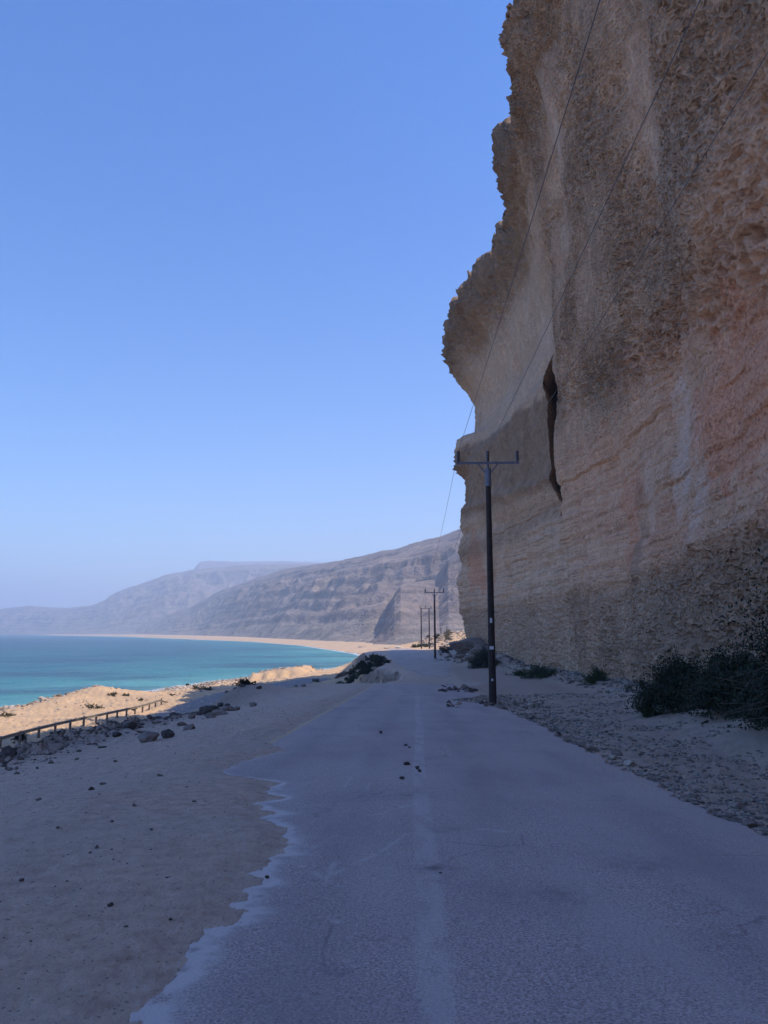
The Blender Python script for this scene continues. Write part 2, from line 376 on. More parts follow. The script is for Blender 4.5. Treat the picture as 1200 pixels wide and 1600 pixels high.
stain = stain * (.7 + .9 * fbm(XX * 7, YY * 7, 3, 3))
wheel = sum(np.exp(-((XX - cx - q + .12 * np.sin(YY * .15 + q)) / .28) ** 2) for q in (-2.2, -.75, .85, 2.3)) * ss(-.5, .5, fbm(XX * .8, YY * .25, 44, 4) + .1)
edgeR = ss(.5, .0, XR - XX) * ss(-.2, .4, fbm(XX * 2, YY * 2, 5, 4))
# skirt on the right so that the slab has thickness
V = np.stack([XX, YY, ZZ], -1)
sk = V[:, -1:, :].copy(); sk[..., 2] -= .12; sk[..., 0] += .03
V = np.concatenate([V, sk], 1)
def padc(a): return np.concatenate([a, a[:, -1:]], 1).ravel()
keep = None
me = mesh_np('road', V.reshape(-1, 3), grid_faces(len(ys), len(us) + 1), True,
             dict(wheel=padc(wheel), fringe=padc(fringe), cline=padc(cl), yline=padc(yl), scratch=padc(scr), stain=padc(np.clip(stain, 0, 1)), dust=padc(np.clip(edgeR + ss(44, 54, YY) * .5, 0, 1))))
rm_, n, b = mat_new('worn_asphalt'); k = NT(n); co = k.coord()
n1 = k.noise(co, .5, 5); n2 = k.noise(co, 62, 4, .75); n3 = k.noise(co, 4, 6, .6); nw = k.noise(k.coord((1.2, .25, 1)), 1.2, 6, .6)
c = k.ramp(n2, [(.36, (.22, .165, .148)), (.5, (.47, .365, .328)), (.63, (.70, .57, .515))])
c = k.mix(k.math('MULTIPLY', k.ramp(n1, [(.38, 0.), (.66, 1.)]), .5), c, (.33, .245, .24))
c = k.mix(k.math('MULTIPLY', k.ramp(nw, [(.45, 0.), (.7, 1.)]), .6), c, (.50, .41, .375))
va = k.voro(co, 60.0); vc = k.sep(k.voro(co, 60.0, 'F1', 1))
c = k.mix(k.math('MULTIPLY', k.math('MULTIPLY', k.ramp(va, [(.22, 1.), (.34, 0.)]), k.ramp(vc[0], [(.78, 0.), (.82, 1.)])), .55), c, (.58, .52, .48))
c = k.mix(k.math('MULTIPLY', k.math('MULTIPLY', k.ramp(va, [(.2, 1.), (.3, 0.)]), k.ramp(vc[1], [(.86, 0.), (.9, 1.)])), .8), c, (.03, .028, .028))
c = k.mix(k.math('MULTIPLY', k.attr('wheel'), .30), c, (.26, .20, .19))
crk = k.node('ShaderNodeTexVoronoi', feature='DISTANCE_TO_EDGE'); crk.inputs['Scale'].default_value = .8; k.put(crk.inputs['Vector'], k.mix(.35, co, k.noise(co, 1.5, 6, .7)))
c = k.mix(k.math('MULTIPLY', k.math('MULTIPLY', k.ramp(crk.outputs[0], [(.0, 1.), (.006, 0.)]), k.ramp(k.noise(co, .8, 3), [(.5, 0.), (.58, 1.)])), .55), c, (.14, .105, .095))
c = k.mix(k.math('MULTIPLY', k.attr('dust'), .55), c, (.48, .38, .30))
c = k.mix(k.math('MULTIPLY', k.attr('cline'), .42), c, (.62, .53, .49))
c = k.mix(k.math('MULTIPLY', k.attr('yline'), .9), c, (.62, .45, .22))
c = k.mix(k.math('MULTIPLY', k.attr('fringe'), .9), c, (.66, .58, .53))
c = k.mix(k.math('MULTIPLY', k.attr('scratch'), .5), c, (.62, .55, .51))
c = k.mix(k.math('MULTIPLY', k.attr('stain'), .75), c, (.035, .03, .03))
k.put(b.inputs['Base Color'], c); b.inputs['Roughness'].default_value = .85; b.inputs['Specular IOR Level'].default_value = .35

h = k.math('ADD', n2, k.math('MULTIPLY', n3, 1.2)); k.put(b.inputs['Normal'], k.bump(h, .55, .008, k.bump(k.noise(co, 38, 3), .35, .012)))
tag(newobj('road', me, rm_), kind='structure')

# lower road and farther stretch of road: sheets draped over the ground
def drape(name, pts, width, mat, off, dx=.5, dy=.4, seed=0):
    P = np.array(pts, float); L = np.concatenate([[0], np.cumsum(np.hypot(*np.diff(P[:, :2], axis=0).T))])
    s = np.arange(0, L[-1], dy); cx_ = np.interp(s, L, P[:, 0]); cy_ = np.interp(s, L, P[:, 1]); wd = np.interp(s, L, width)
    tx = np.gradient(cx_); ty = np.gradient(cy_); q = np.hypot(tx, ty); nx, ny = ty / q, -tx / q
    for _ in range(3): nx = np.convolve(np.pad(nx, 8, 'edge'), np.ones(17) / 17, 'valid'); ny = np.convolve(np.pad(ny, 8, 'edge'), np.ones(17) / 17, 'valid')
    m = int(max(width) / dx) + 2; uu = np.linspace(-.5, .5, m)
    jit = 1 + .0 * s; hw = wd * (1 + .12 * fbm(s * .35, seed, 0, 3))
    xx = cx_[:, None] + nx[:, None] * uu[None] * hw[:, None]; yy = cy_[:, None] + ny[:, None] * uu[None] * hw[:, None]
    jl = .5 * fbm(s * 1.3, seed + 4, 0, 4)[:, None] * (uu[None] - .5) * -1 + .5 * fbm(s * 1.3, seed + 9, 0, 4)[:, None] * (uu[None] + .5)
    xx = xx + jl; yy = yy + (1.2 * fbm(xx * .9, seed, 0, 4)) * np.exp(-s / 2.0)[:, None]
    zz = terrain(xx, yy, False)
    zz = zz + off - (off + .05) * np.abs(2 * uu[None]) ** 8 - (off + .05) * np.exp(-s / .4)[:, None]
    me = mesh_np(name, np.stack([xx, yy, zz], -1).reshape(-1, 3), grid_faces(len(s), m), True)
    return newobj(name, me, mat)
am = simple('old_asphalt', (.24, .20, .18), .9, 0, .25, 1.5, .3, 30)
am2 = simple('dusty_asphalt', (.44, .35, .30), .9, 0, .25, .8, .3, 30)
tag(drape('lower_road', [(-14.0, 52), (-17.2, 60), (-18.6, 72), (-19.5, 84), (-19.0, 96), (-15.5, 112), (-11.5, 128)], [4, 6, 7, 7, 7, 6.5, 5.5], am, .09), kind='structure')
tag(drape('far_road', [(4.6, 64), (4.7, 72), (4.9, 85), (5.1, 100), (4.9, 125), (4.2, 160), (3.5, 178)], [2.2, 4.2, 6.5, 8, 8.5, 7, 6], am2, .05), kind='structure')

# ------------------------------------------------------------------ sea
ang2 = np.concatenate([np.arange(-180, -40, 4), np.arange(-40, 12, .4), np.arange(12, 180, 4)])
rd2 = np.geomspace(20, 12900, 380)
A2, R2_ = np.meshgrid(np.radians(ang2), rd2); X2 = R2_ * np.sin(A2); Y2 = R2_ * np.cos(A2)
sd2 = shore_d(X2, Y2)
me = mesh_np('sea', np.stack([X2, Y2, np.full_like(X2, -10.0)], -1).reshape(-1, 3), grid_faces(len(rd2), len(ang2), True), True, dict(sd=-sd2))
sm, n, b = mat_new('sea_water'); k = NT(n); co = k.coord()
sdn = k.math('ADD', k.attr('sd'), k.math('MULTIPLY', k.math('SUBTRACT', k.noise(co, .018, 4), .5), 90))
f = k.math('DIVIDE', sdn, 600.0, clamp=True)
c = k.ramp(f, [(.0, (.09, .30, .27)), (.06, (.030, .19, .185)), (.16, (.010, .105, .13)), (.45, (.006, .062, .095)), (1., (.005, .05, .08))])
pt = k.noise(k.coord((1, 2.2, 1)), .012, 5, .6)
c = k.mix(k.math('MULTIPLY', k.ramp(pt, [(.48, 0.), (.60, 1.)]), .65), c, (.006, .045, .075))
c = k.mix(k.math('MULTIPLY', k.ramp(k.noise(co, .006, 4), [(.52, 0.), (.66, 1.)]), .45), c, (.022, .16, .18))
fo = k.math('ADD', k.attr('sd'), k.math('MULTIPLY', k.math('SUBTRACT', k.noise(co, .35, 5, .7), .5), 9))
foam = k.ramp(k.math('DIVIDE', fo, 10.0, clamp=True), [(.0, 1.), (.18, .7), (.32, 0.)])
c = k.mix(foam, c, (.75, .78, .78))
k.put(b.inputs['Base Color'], c); b.inputs['Roughness'].default_value = .3; b.inputs['IOR'].default_value = 1.33; b.inputs['Specular IOR Level'].default_value = .28
wv = k.math('ADD', k.noise(k.coord((1, .55, 1)), .45, 5, .62), k.math('MULTIPLY', k.noise(k.coord((.8, .35, 1)), .07, 4), 3.0))
k.put(b.inputs['Normal'], k.bump(wv, 1.0, 1.3))
tag(newobj('sea', me, sm), kind='structure')

# ------------------------------------------------------------------ the cliff
ZL = np.array([-7, -4, 4.5, 11, 18, 24, 27.5, 32, 38, 46.6])
TB = {-200: [10, 10, 10.3, 10.3, 10, 9.5, 9, 9, 8.5, 8],
      -20: [8.2, 8.2, 8.5, 8.8, 8.5, 8.2, 8, 7.8, 7.5, 7.2],
      15: [9.0, 9.0, 9.5, 10.0, 9.6, 9.1, 8.8, 8.4, 8.0, 7.6],
      30: [12.0, 12.0, 12.5, 12.9, 12.2, 11.5, 11.1, 10.6, 9.9, 8.7],
      44: [13.8, 13.8, 14.2, 14.2, 13.4, 12.7, 12.3, 11.9, 11.1, 9.0],
      51: [14.4, 14.3, 14.4, 14.0, 13.3, 13.0, 12.9, 12.7, 11.9, 9.2],
      55.5: [14.8, 14.7, 14.5, 14.0, 13.55, 13.4, 13.3, 13.2, 12.3, 9.2],
      58: [15.4, 15.2, 15.4, 15.6, 15.5, 14.9, 14.5, 13.9, 12.6, 9.3],
      64: [15.2, 15.0, 15.0, 14.9, 14.9, 14.6, 15.6, 15.8, 13.9, 10.5],
      74: [14.4, 14.2, 14.2, 14.0, 13.9, 13.6, 15.9, 16.3, 15.3, 13.9],
      88: [13.5, 13.4, 13.4, 13.0, 12.9, 12.2, 14.6, 15.7, 14.4, 12.6],
      100: [12.9, 12.6, 12.5, 12.1, 12.0, 11.6, 12.5, 14.7, 12.9, 11.0]}
Ky = np.array(sorted(TB)); Kx = np.array([TB[q] for q in sorted(TB)])
NOSE = 105.0
# profile of the nose: (px,row) of the outline -> x,z at y = NOSE
NP = [(735, 1020), (727, 985), (721, 955), (719, 935), (714, 909), (722, 884), (716, 863), (719, 842), (721, 817), (728, 786), (729, 750), (716, 735), (712, 722), (711, 708), (714, 692), (742, 684), (744, 660), (744, 631), (731, 612), (718, 598), (707, 577), (698, 560), (695, 540), (695, 520), (699, 495), (706, 482)]
npx = []; npz = []
for p in NP:
    d = ray(*p); npx.append(d[0] / d[1] * NOSE); npz.append(d[2] / d[1] * NOSE + CAMZ)
npx = np.array(npx); npz = np.array(npz)
# brow line: pixels of the skyline -> points at brow height
BP = [(706, 482), (712, 462), (722, 450), (742, 440), (752, 428), (755, 409), (766, 398), (776, 372), (772, 366), (790, 335), (803, 300), (798, 268), (791, 242), (776, 218), (790, 195), (806, 178), (819, 165), (815, 120), (806, 97), (818, 72), (815, 58), (792, 48), (793, 20), (806, 0), (812, -40), (835, -110), (880, -200)]
by = []; bx = []
for i, p in enumerate(BP):
    d = ray(*p); zr_ = 45.0; t = zr_ / d[2]; by.append(d[1] * t); bx.append(d[0] * t)
by = np.array(by); bx = np.array(bx); o_ = np.argsort(by); by = by[o_]; bx = bx[o_]
BZ = 46.6
def cliff_x(y, z):
    y = np.asarray(y, float); z = np.asarray(z, float)
    # bilinear in the table with smoothing in y
    j = np.clip(np.searchsorted(Ky, y) - 1, 0, len(Ky) - 2); ty = np.clip((y - Ky[j]) / (Ky[j + 1] - Ky[j]), 0, 1)
    i = np.clip(np.searchsorted(ZL, z) - 1, 0, len(ZL) - 2); tz_ = np.clip((z - ZL[i]) / (ZL[i + 1] - ZL[i]), 0, 1)
    tys = ty * ty * (3 - 2 * ty) * .5 + ty * .5; tzs = tz_ * tz_ * (3 - 2 * tz_) * .6 + tz_ * .4
    a = Kx[j, i] * (1 - tzs) + Kx[j, i + 1] * tzs; b_ = Kx[j + 1, i] * (1 - tzs) + Kx[j + 1, i + 1] * tzs
    x = a * (1 - tys) + b_ * tys
    # nose
    xn = np.interp(z, npz, npx); wn = ss(91, 103, y)
    # the ledge dips towards the camera: shear the nose profile in z
    zs = z + (NOSE - np.minimum(y, NOSE)) * .10
    xn2 = np.interp(zs, npz, npx)
    xn = xn * (1 - ss(103, 98, y)) + (xn2 + (NOSE - y) * .02) * ss(103, 98, y)
    x = x * (1 - wn) + xn * wn
    # brow
    xb = np.interp(y, by, bx); xb = np.where(y < by[0], np.interp(y, [-200, -20, by[0]], [8, 7.2, bx[0]]), xb)
    wb = ss(39.5, 45.5, z) * ss(106, 99, y)
    x = x * (1 - wb) + xb * wb
    # turn away behind the nose
    t = np.clip(y - NOSE, 0, 500); x = x + np.where(t < 4, t * t * .12, 1.92 + (t - 4) * .5) + 1.4 * np.clip(t - 50, 0, 500)
    return x
# rows of z, columns of y
zs_ = [-7.0, -5.5, -4.6]
while zs_[-1] < BZ: z0 = zs_[-1]; zs_.append(z0 + (.05 if z0 < 8 else .06 if z0 < 18 else .085))
zs_ = np.array(zs_); zs_ = zs_ * 1.0; zs_[-1] = BZ
yc = [-200., -150, -100, -70, -50, -35, -25, -18, -12, -8, -4, 0, 3, 6, 8, 9.5, 10.8, 11.6, 12.2]
while yc[-1] < NOSE + 8:
    y0 = yc[-1]; st_ = y0 * y0 / (723 * 12) * 1.25
    if 54 < y0 < 67: st_ = min(st_, .14)
    if y0 > 98: st_ = min(st_, .22)
    yc.append(y0 + min(max(st_, .035), .22))
yc = np.array(yc + [NOSE + 9, NOSE + 11, NOSE + 14, NOSE + 18, NOSE + 25, NOSE + 35, NOSE + 50, NOSE + 80, NOSE + 140])
ZC, YC = np.meshgrid(zs_, yc, indexing='ij')
wy = .35 * fbm(YC * .12, ZC * .12, 2, 3); wz = .5 * fbm(YC * .09, ZC * .14, 8, 3)
XC = cliff_x(YC + wy * ss(98, 80, YC), ZC + wz * ss(98, 85, YC) * ss(45, 40, ZC))
# fissure
fy = 61.3 + .05 * (ZC - 20) + .5 * fbm(ZC * .25, 1.0, 0, 3) - .0
hw_ = np.interp(ZC, [10, 14, 24, 31, 38], [1.6, 1.9, 1.95, 1.65, 1.5])
slot = ss(hw_ + .2, hw_ - .2, np.abs(YC - fy - .3)) * ss(11.5, 14, ZC) * ss(32.5, 29.5, ZC)
slotd = slot * 6.0; XC = XC + slotd
# shallow vertical drainage lines and swells
XC = XC + .9 * fbm(YC * .11, ZC * .05, 11, 3) * ss(100, 88, YC) * ss(10, 20, YC) + .28 * fbm(YC * .4, ZC * .2, 6, 3)
# layered lower wall
lay = ss(20, 15, ZC + .06 * YC + 1.5 * fbm(YC * .05, ZC * .1, 1, 2)) * ss(3.8, 5.2, ZC)
strat = fbm(YC * .05, ZC * 1.9 + .25 * fbm(YC * .2, ZC * .4, 3, 2), 5, 3)
XC = XC + lay * .09 * strat
XC = XC + .35 * ss(4.1, 4.9, ZC + .35 * fbm(YC * .3, 3, 0, 3)) * ss(8, 5, ZC) * -.6
for yk, z0_, z1_, dp, wd in [(50.5, -4, 13, .5, .16), (46, 3, 24, .25, .12), (39, -4, 9, .3, .10), (33, 2, 16, .22, .09), (25, 4, 14, .2, .07), (70, -4, 14, .5, .2), (80, -4, 12, .6, .25), (90, -2, 22, .5, .25), (21, -4, 7, .16, .06)]:
    ln_ = yk + .8 * fbm(ZC * .16, yk, 0, 4) + .06 * (ZC - z0_)
    XC = XC + dp * np.exp(-((YC - ln_) / wd) ** 2) * ss(z0_ - 1, z0_ + 1, ZC) * ss(z1_, z1_ - 3, ZC)
for zk, am_, dz_ in [(6.6, .14, .05), (8.4, -.10, .035), (10.2, .16, .05), (12.6, -.14, .05)]:
    lz_ = ZC - zk - .012 * (YC - 40) - .5 * fbm(YC * .08, zk, 0, 4)
    XC = XC + am_ * ss(-.18, .18, lz_) * ss(98, 88, YC) + .16 * np.exp(-(lz_ / .09) ** 2) * ss(-.3, .3, fbm(YC * .25, zk, 5, 3)) * ss(98, 88, YC)
# ledges of the far part
led = ss(58, 64, YC); XC = XC - led * .45 * gauss(ZC, 15.0 + .10 * (YC - 62) + .4 * fbm(YC * .3, 0, 0, 2), .6) + led * .5 * gauss(ZC, 12.6 + .07 * (YC - 62), 1.0)
# honeycomb weathering
wxn = .35 * fbm(YC * .7, ZC * .7, 4, 2); wzn = .35 * fbm(YC * .7, ZC * .7, 14, 2)
f1, f2, idv = worley((YC + wxn) * 1.1, (ZC + wzn) * 1.6)
f1b, f2b, idb = worley((YC + wxn) * 2.3 + 7, (ZC + wzn) * 3.1)
band = gauss(ZC - (11.0 + .19 * (YC - 15)), 1.2, 1.9 + .3 * wxn) * ss(60, 54, YC)      # strong honeycomb band
upper = ss(-1, 5, ZC - (12 + .20 * (YC - 15))) * ss(60, 55, YC) * ss(-.25, .35, fbm(YC * .12, ZC * .12, 31, 3) + .12)
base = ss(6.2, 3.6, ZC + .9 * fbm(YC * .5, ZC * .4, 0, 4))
farrough = ss(58, 62, YC) * (.35 + .65 * ss(38, 44, ZC + 2 * fbm(YC * .2, ZC * .1, 0, 2)))
cell = .62 * ss(.0, .5, f2 - f1) * (.25 + 1.0 * idv)
cellb = .62 * ss(.0, .5, f2b - f1b) * (.25 + 1.0 * idb)
XC = XC + band * (.75 * cell + .35 * cellb) + upper * (.22 * cell + .34 * cellb) + base * (.16 * cell + .20 * cellb) + farrough * .22 * cellb
rg = ridged(YC * 1.1, ZC * .8, XC * .3, 4)
XC = XC - base * .12 * (rg - .5) + .05 * fbm(YC * 2.5, ZC * 2.5, 3, 3) * (1 + band + base)
# crusty brow
brow = ss(36, 43, ZC + 1.5 * fbm(YC * .15, ZC * .1, 0, 2))
q_n = fbm(YC * 1.1, ZC * 1.1, 77, 3)
crag = fbm(YC * .55, ZC * .55, 21, 6, .68)
nose_m = ss(94, 101, YC); ledge_m = nose_m * gauss(ZC, 25.6, 1.6)
XC = XC - brow * (.26 * crag + .30 * (.55 - np.abs(fbm(YC * 1.4, ZC * 1.2, 29, 4, .6))) + .22 * fbm(YC * 3.1, ZC * 2.6, 12, 3, .6)) - (.20 * nose_m + .5 * ledge_m) * fbm(YC * 1.2, ZC * 1.2, 9, 4, .6) - .5 * brow * nose_m * fbm(YC * .8, ZC * .9, 19, 4, .6)
w1, w2, id1 = worley(YC * .42 + .2 * q_n, ZC * .5 + .2 * q_n); w1, w2, id2 = worley(YC * 1.25 + 3 + .3 * q_n, ZC * 1.4); XC = XC - (brow + .7 * ledge_m) * (.75 * (id1 - .5) + .42 * (id2 - .5)) * ss(108, 104, YC)
w1, w2, id3 = worley(YC * .8 + 9, YC * 0 + 4.5)
YV = YC + slotd * 2.4; ZV = ZC + ss(44.0, BZ, ZC) * (1.0 * fbm(YC * .35, 2.2, 0, 5, .62) + 1.1 * (id3 - .5) + .9 * (id2 - .5) + .9 * np.clip(ridged(YC * .9, 5.5, 0, 3) - .9, 0, 2))
ZV = ZV + .06 * fbm(YC * 2, ZC * 2, 41, 3) * (ZC > -3)
# top of the plateau: rows that continue inland
tops = []
for q, (dx_, dz_) in enumerate([(.25, .25), (.8, .5), (2, .6), (4, .9), (8, 1.4), (16, 2.0), (40, 3), (90, 5), (200, 8)]):
    tops.append(np.stack([XC[-1] + dx_ + .3 * fbm(yc * .8, q, 0, 2), yc, ZV[-1] + dz_ + .35 * fbm(yc * .7, q * 3.3, 0, 4)], -1))
V = np.concatenate([np.stack([XC, YV, ZV], -1), np.array(tops)], 0)
nr = V.shape[0]
def padr(a): return np.concatenate([a, np.repeat(a[-1:], len(tops), 0)], 0).ravel()
# pigments, plus shade painted into the fissure and pits, all placed in wall coordinates (y along, z up)
q1 = fbm(YC * .16, ZC * .16, 3, 5); q2 = fbm(YC * .5, ZC * .35, 7, 5)
def blob(cy, cz, ry, rz, ang=0., nz=.55):
    ca, sa = math.cos(ang), math.sin(ang); a = ((YC - cy) * ca + (ZC - cz) * sa) / ry; b_ = (-(YC - cy) * sa + (ZC - cz) * ca) / rz
    return ss(1.15, .55, np.hypot(a, b_) + nz * q2)
q3 = fbm(YC * .9, ZC * .22, 17, 4)
def soft(cy, cz, ry, rz, ang=0.): 
    ca, sa = math.cos(ang), math.sin(ang); a = ((YC - cy) * ca + (ZC - cz) * sa) / ry; b_ = (-(YC - cy) * sa + (ZC - cz) * ca) / rz
    return ss(1.25, .7, np.hypot(a, b_) + .45 * q1 + .4 * q2 + .45 * q3)
red = np.maximum.reduce([soft(22.0, 9.0, 6.5, 2.8, .1), .7 * soft(18, 6, 6, 1.8, .1), .9 * soft(41, 7.6, 2.6, 4.0), .5 * soft(33, 6.0, 6, 1.8, .1), .35 * soft(30, 13, 9, 3, .2)])
red = np.maximum(red, .85 * soft(96, 10, 3.0, 3.5)); red = np.maximum(red, .6 * soft(89, 9, 2.5, 2.6)); red = np.maximum(red, .25 * lay * ss(56, 50, YC))
palec = np.maximum.reduce([blob(31, 10.0, 2.2, 3.0, -.1), .8 * blob(27.5, 7.0, 1.6, 2.0, 0), .45 * blob(26, 20, 6, 2.2, .5), .5 * blob(45, 34, 3, 9, .1), .5 * blob(37, 8, 1.2, 3, 0)])
palec = np.maximum(palec, .35 * ss(60, 66, YC) * ss(24, 30, ZC) * ss(41, 37, ZC))
darkc = np.maximum.reduce([.85 * led * ss(-1.2, .8, ZC + .8 * q1 - (14.5 + .08 * (YC - 62))) * ss(.5, -.3, ZC + .5 * q2 - (22.6 + .13 * (YC - 62))), .95 * brow * ss(55, 60, YC) , .6 * gauss(ZC, 12.5, 1.2) * led, slot])  # dark rock bands, plus shade painted into the fissure by slot
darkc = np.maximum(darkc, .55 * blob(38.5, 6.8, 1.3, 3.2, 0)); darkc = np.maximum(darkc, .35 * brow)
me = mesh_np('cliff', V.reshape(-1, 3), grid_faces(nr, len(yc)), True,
             dict(red=padr(np.clip(red, 0, 1)), pale=padr(np.clip(palec, 0, 1)), dark=padr(np.clip(darkc, 0, 1)), base=padr(base), lay=padr(lay), pit_shade=padr(np.clip(band * cell * 1.4 + upper * (.5 * cell + 1.1 * cellb) + base * cellb, 0, 1)), warm=padr(ss(62, 54, YC)), hole=padr(np.clip(upper * .9 + band + .35 * base + .25 * farrough + .15, 0, 1) * (1 - .85 * lay * (1 - np.clip(red, 0, 1))))))
cm, n, b = mat_new('limestone_cliff'); k = NT(n); co = k.coord()
n1 = k.noise(co, .12, 6, .6); n2 = k.noise(co, 1.3, 7, .65); n3 = k.noise(co, 7, 5, .7); ns = k.noise(k.coord((.12, .12, 2.2)), 1.0, 6, .65)
nv = k.noise(k.coord((.9, .9, .12)), 1.0, 5, .6)
gry = k.ramp(n2, [(.3, (0.372, 0.251, 0.163)), (.5, (0.532, 0.362, 0.238)), (.7, (0.693, 0.480, 0.323))])
wrm = k.ramp(n2, [(.3, (0.397, 0.246, 0.157)), (.5, (0.583, 0.370, 0.236)), (.7, (0.740, 0.505, 0.328))])
c = k.mix(k.attr('warm'), gry, wrm)
c = k.mix(k.math('MULTIPLY', k.ramp(n1, [(.4, 0.), (.62, 1.)]), .35), c, (0.726, 0.502, 0.339))
c = k.mix(k.math('MULTIPLY', k.ramp(nv, [(.5, 0.), (.68, 1.)]), .35), c, (0.372, 0.236, 0.151))
c = k.mix(k.math('MULTIPLY', k.math('MULTIPLY', k.attr('lay'), k.ramp(ns, [(.42, 0.), (.58, 1.)])), .6), c, (0.740, 0.470, 0.294))
c = k.mix(k.math('MULTIPLY', k.math('MULTIPLY', k.attr('lay'), k.ramp(ns, [(.56, 0.), (.62, 1.)])), .45), c, (0.405, 0.230, 0.138))
nf_ = k.noise(k.coord((.10, .10, 5.5)), 1.0, 5, .7)
c = k.mix(k.math('MULTIPLY', k.math('MULTIPLY', k.attr('lay'), k.ramp(nf_, [(.58, 0.), (.63, 1.)])), .55), c, (.20, .135, .095))
c = k.mix(k.math('MULTIPLY', k.ramp(n3, [(.34, 1.), (.46, 0.)]), .4), c, (.17, .12, .085))
c = k.mix(k.math('MULTIPLY', k.ramp(n3, [(.56, 0.), (.68, 1.)]), .4), c, (.74, .60, .46))
redc = k.ramp(n3, [(.32, (.22, .085, .05)), (.44, (.55, .24, .135)), (.65, (.70, .38, .23))])
c = k.mix(k.math('MULTIPLY', k.attr('red'), .85), c, redc)
c = k.mix(k.math('MULTIPLY', k.attr('pale'), .55), c, k.ramp(n3, [(.3, (0.56, 0.41, 0.32)), (.6, (0.72, 0.56, 0.45))]))
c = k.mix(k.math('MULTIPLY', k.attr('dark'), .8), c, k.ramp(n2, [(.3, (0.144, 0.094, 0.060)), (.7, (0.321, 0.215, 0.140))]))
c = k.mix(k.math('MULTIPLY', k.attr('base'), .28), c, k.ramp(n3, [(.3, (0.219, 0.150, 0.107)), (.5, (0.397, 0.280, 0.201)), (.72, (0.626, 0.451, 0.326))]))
c = k.mix(k.math('MULTIPLY', k.attr('pit_shade'), .22), c, (0.236, 0.143, 0.094))  # recess shade painted into the honeycomb pits
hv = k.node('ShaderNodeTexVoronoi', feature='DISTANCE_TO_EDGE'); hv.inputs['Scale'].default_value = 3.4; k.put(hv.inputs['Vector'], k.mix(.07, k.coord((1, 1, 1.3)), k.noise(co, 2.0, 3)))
shade_cells = k.math('MULTIPLY', k.math('MULTIPLY', k.ramp(hv.outputs[0], [(.10, 0.), (.34, 1.)]), k.attr('hole')), k.ramp(n2, [(.36, .15), (.56, 1.)]))
c = k.mix(k.math('MULTIPLY', shade_cells, .75), c, (.13, .088, .062))  # dark cell centres stand in for shade inside the small holes
spk = k.math('MULTIPLY', k.ramp(k.voro(co, 3.2), [(.12, 1.), (.28, 0.)]), k.ramp(n2, [(.46, 0.), (.56, 1.)]))
c = k.mix(k.math('MULTIPLY', spk, .5), c, (.10, .07, .05))
c = k.mix(1.0, c, (1.20, 1.17, 1.15), 'MULTIPLY')
k.put(b.inputs['Base Color'], c); b.inputs['Roughness'].default_value = .95; b.inputs['Specular IOR Level'].default_value = .15
vs = k.node('ShaderNodeTexVoronoi', feature='SMOOTH_F1'); vs.inputs['Scale'].default_value = 2.6; vs.inputs['Smoothness'].default_value = .5
k.put(vs.inputs['Vector'], k.mix(.10, k.coord((1, 1, 1.25)), k.node('ShaderNodeTexNoise').outputs[1]))
vs2 = k.node('ShaderNodeTexVoronoi', feature='F1'); vs2.inputs['Scale'].default_value = 7.0; k.put(vs2.inputs['Vector'], co)
ve = k.node('ShaderNodeTexVoronoi', feature='DISTANCE_TO_EDGE'); ve.inputs['Scale'].default_value = 3.4; k.put(ve.inputs['Vector'], k.mix(.07, k.coord((1, 1, 1.3)), k.noise(co, 2.0, 3)))
h = k.math('ADD', k.math('MULTIPLY', k.ramp(ve.outputs[0], [(.0, 1.), (.28, 0.)]), k.math('ADD', k.math('MULTIPLY', k.attr('warm'), .55), .25)), k.math('ADD', k.math('MULTIPLY', n3, .3), k.math('MULTIPLY', vs2.outputs[0], .25)))
h = k.math('ADD', h, k.math('MULTIPLY', k.noise(co, 25, 4, .7), .22))
h = k.math('MULTIPLY', h, k.math('SUBTRACT', 1.0, k.math('MULTIPLY', k.attr('lay'), .78)))
h = k.math('ADD', h, k.math('MULTIPLY', k.math('MULTIPLY', k.attr('lay'), ns), 1.2))
h = k.math('MULTIPLY', h, k.ramp(n1, [(.38, .35), (.6, 1.25)]))
k.put(b.inputs['Normal'], k.bump(h, 1.0, .20, k.bump(n2, .6, .35)))
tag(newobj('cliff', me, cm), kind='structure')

# ------------------------------------------------------------------ far mountains
mm, n, b = mat_new('desert_mountain'); k = NT(n); co = k.coord()
wp = k.mix(.04, co, k.node('ShaderNodeTexNoise').outputs[1])
ns = k.noise(k.coord((.0012, .0012, .05)), 1.0, 6, .6); nb = k.noise(co, .006, 7, .6); nc_ = k.noise(co, .04, 6, .65)
c = k.ramp(ns, [(.35, (.13, .105, .098)), (.46, (.26, .20, .175)), (.53, (.15, .12, .108)), (.6, (.30, .24, .205)), (.7, (.17, .138, .125))])
c = k.mix(k.ramp(nb, [(.42, 0.), (.62, .8)]), c, (.33, .255, .215))
c = k.mix(k.math('MULTIPLY', k.ramp(nc_, [(.45, 0.), (.6, 1.)]), .55), c, (.12, .10, .092))
c = k.mix(k.attr('talus'), c, k.ramp(nc_, [(.4, (.31, .25, .21)), (.62, (.19, .165, .14))]))
k.put(b.inputs['Base Color'], c); b.inputs['Roughness'].default_value = 1.0; b.inputs['Specular IOR Level'].default_value = .1
k.put(b.inputs['Normal'], k.bump(nc_, .8, 14.0))
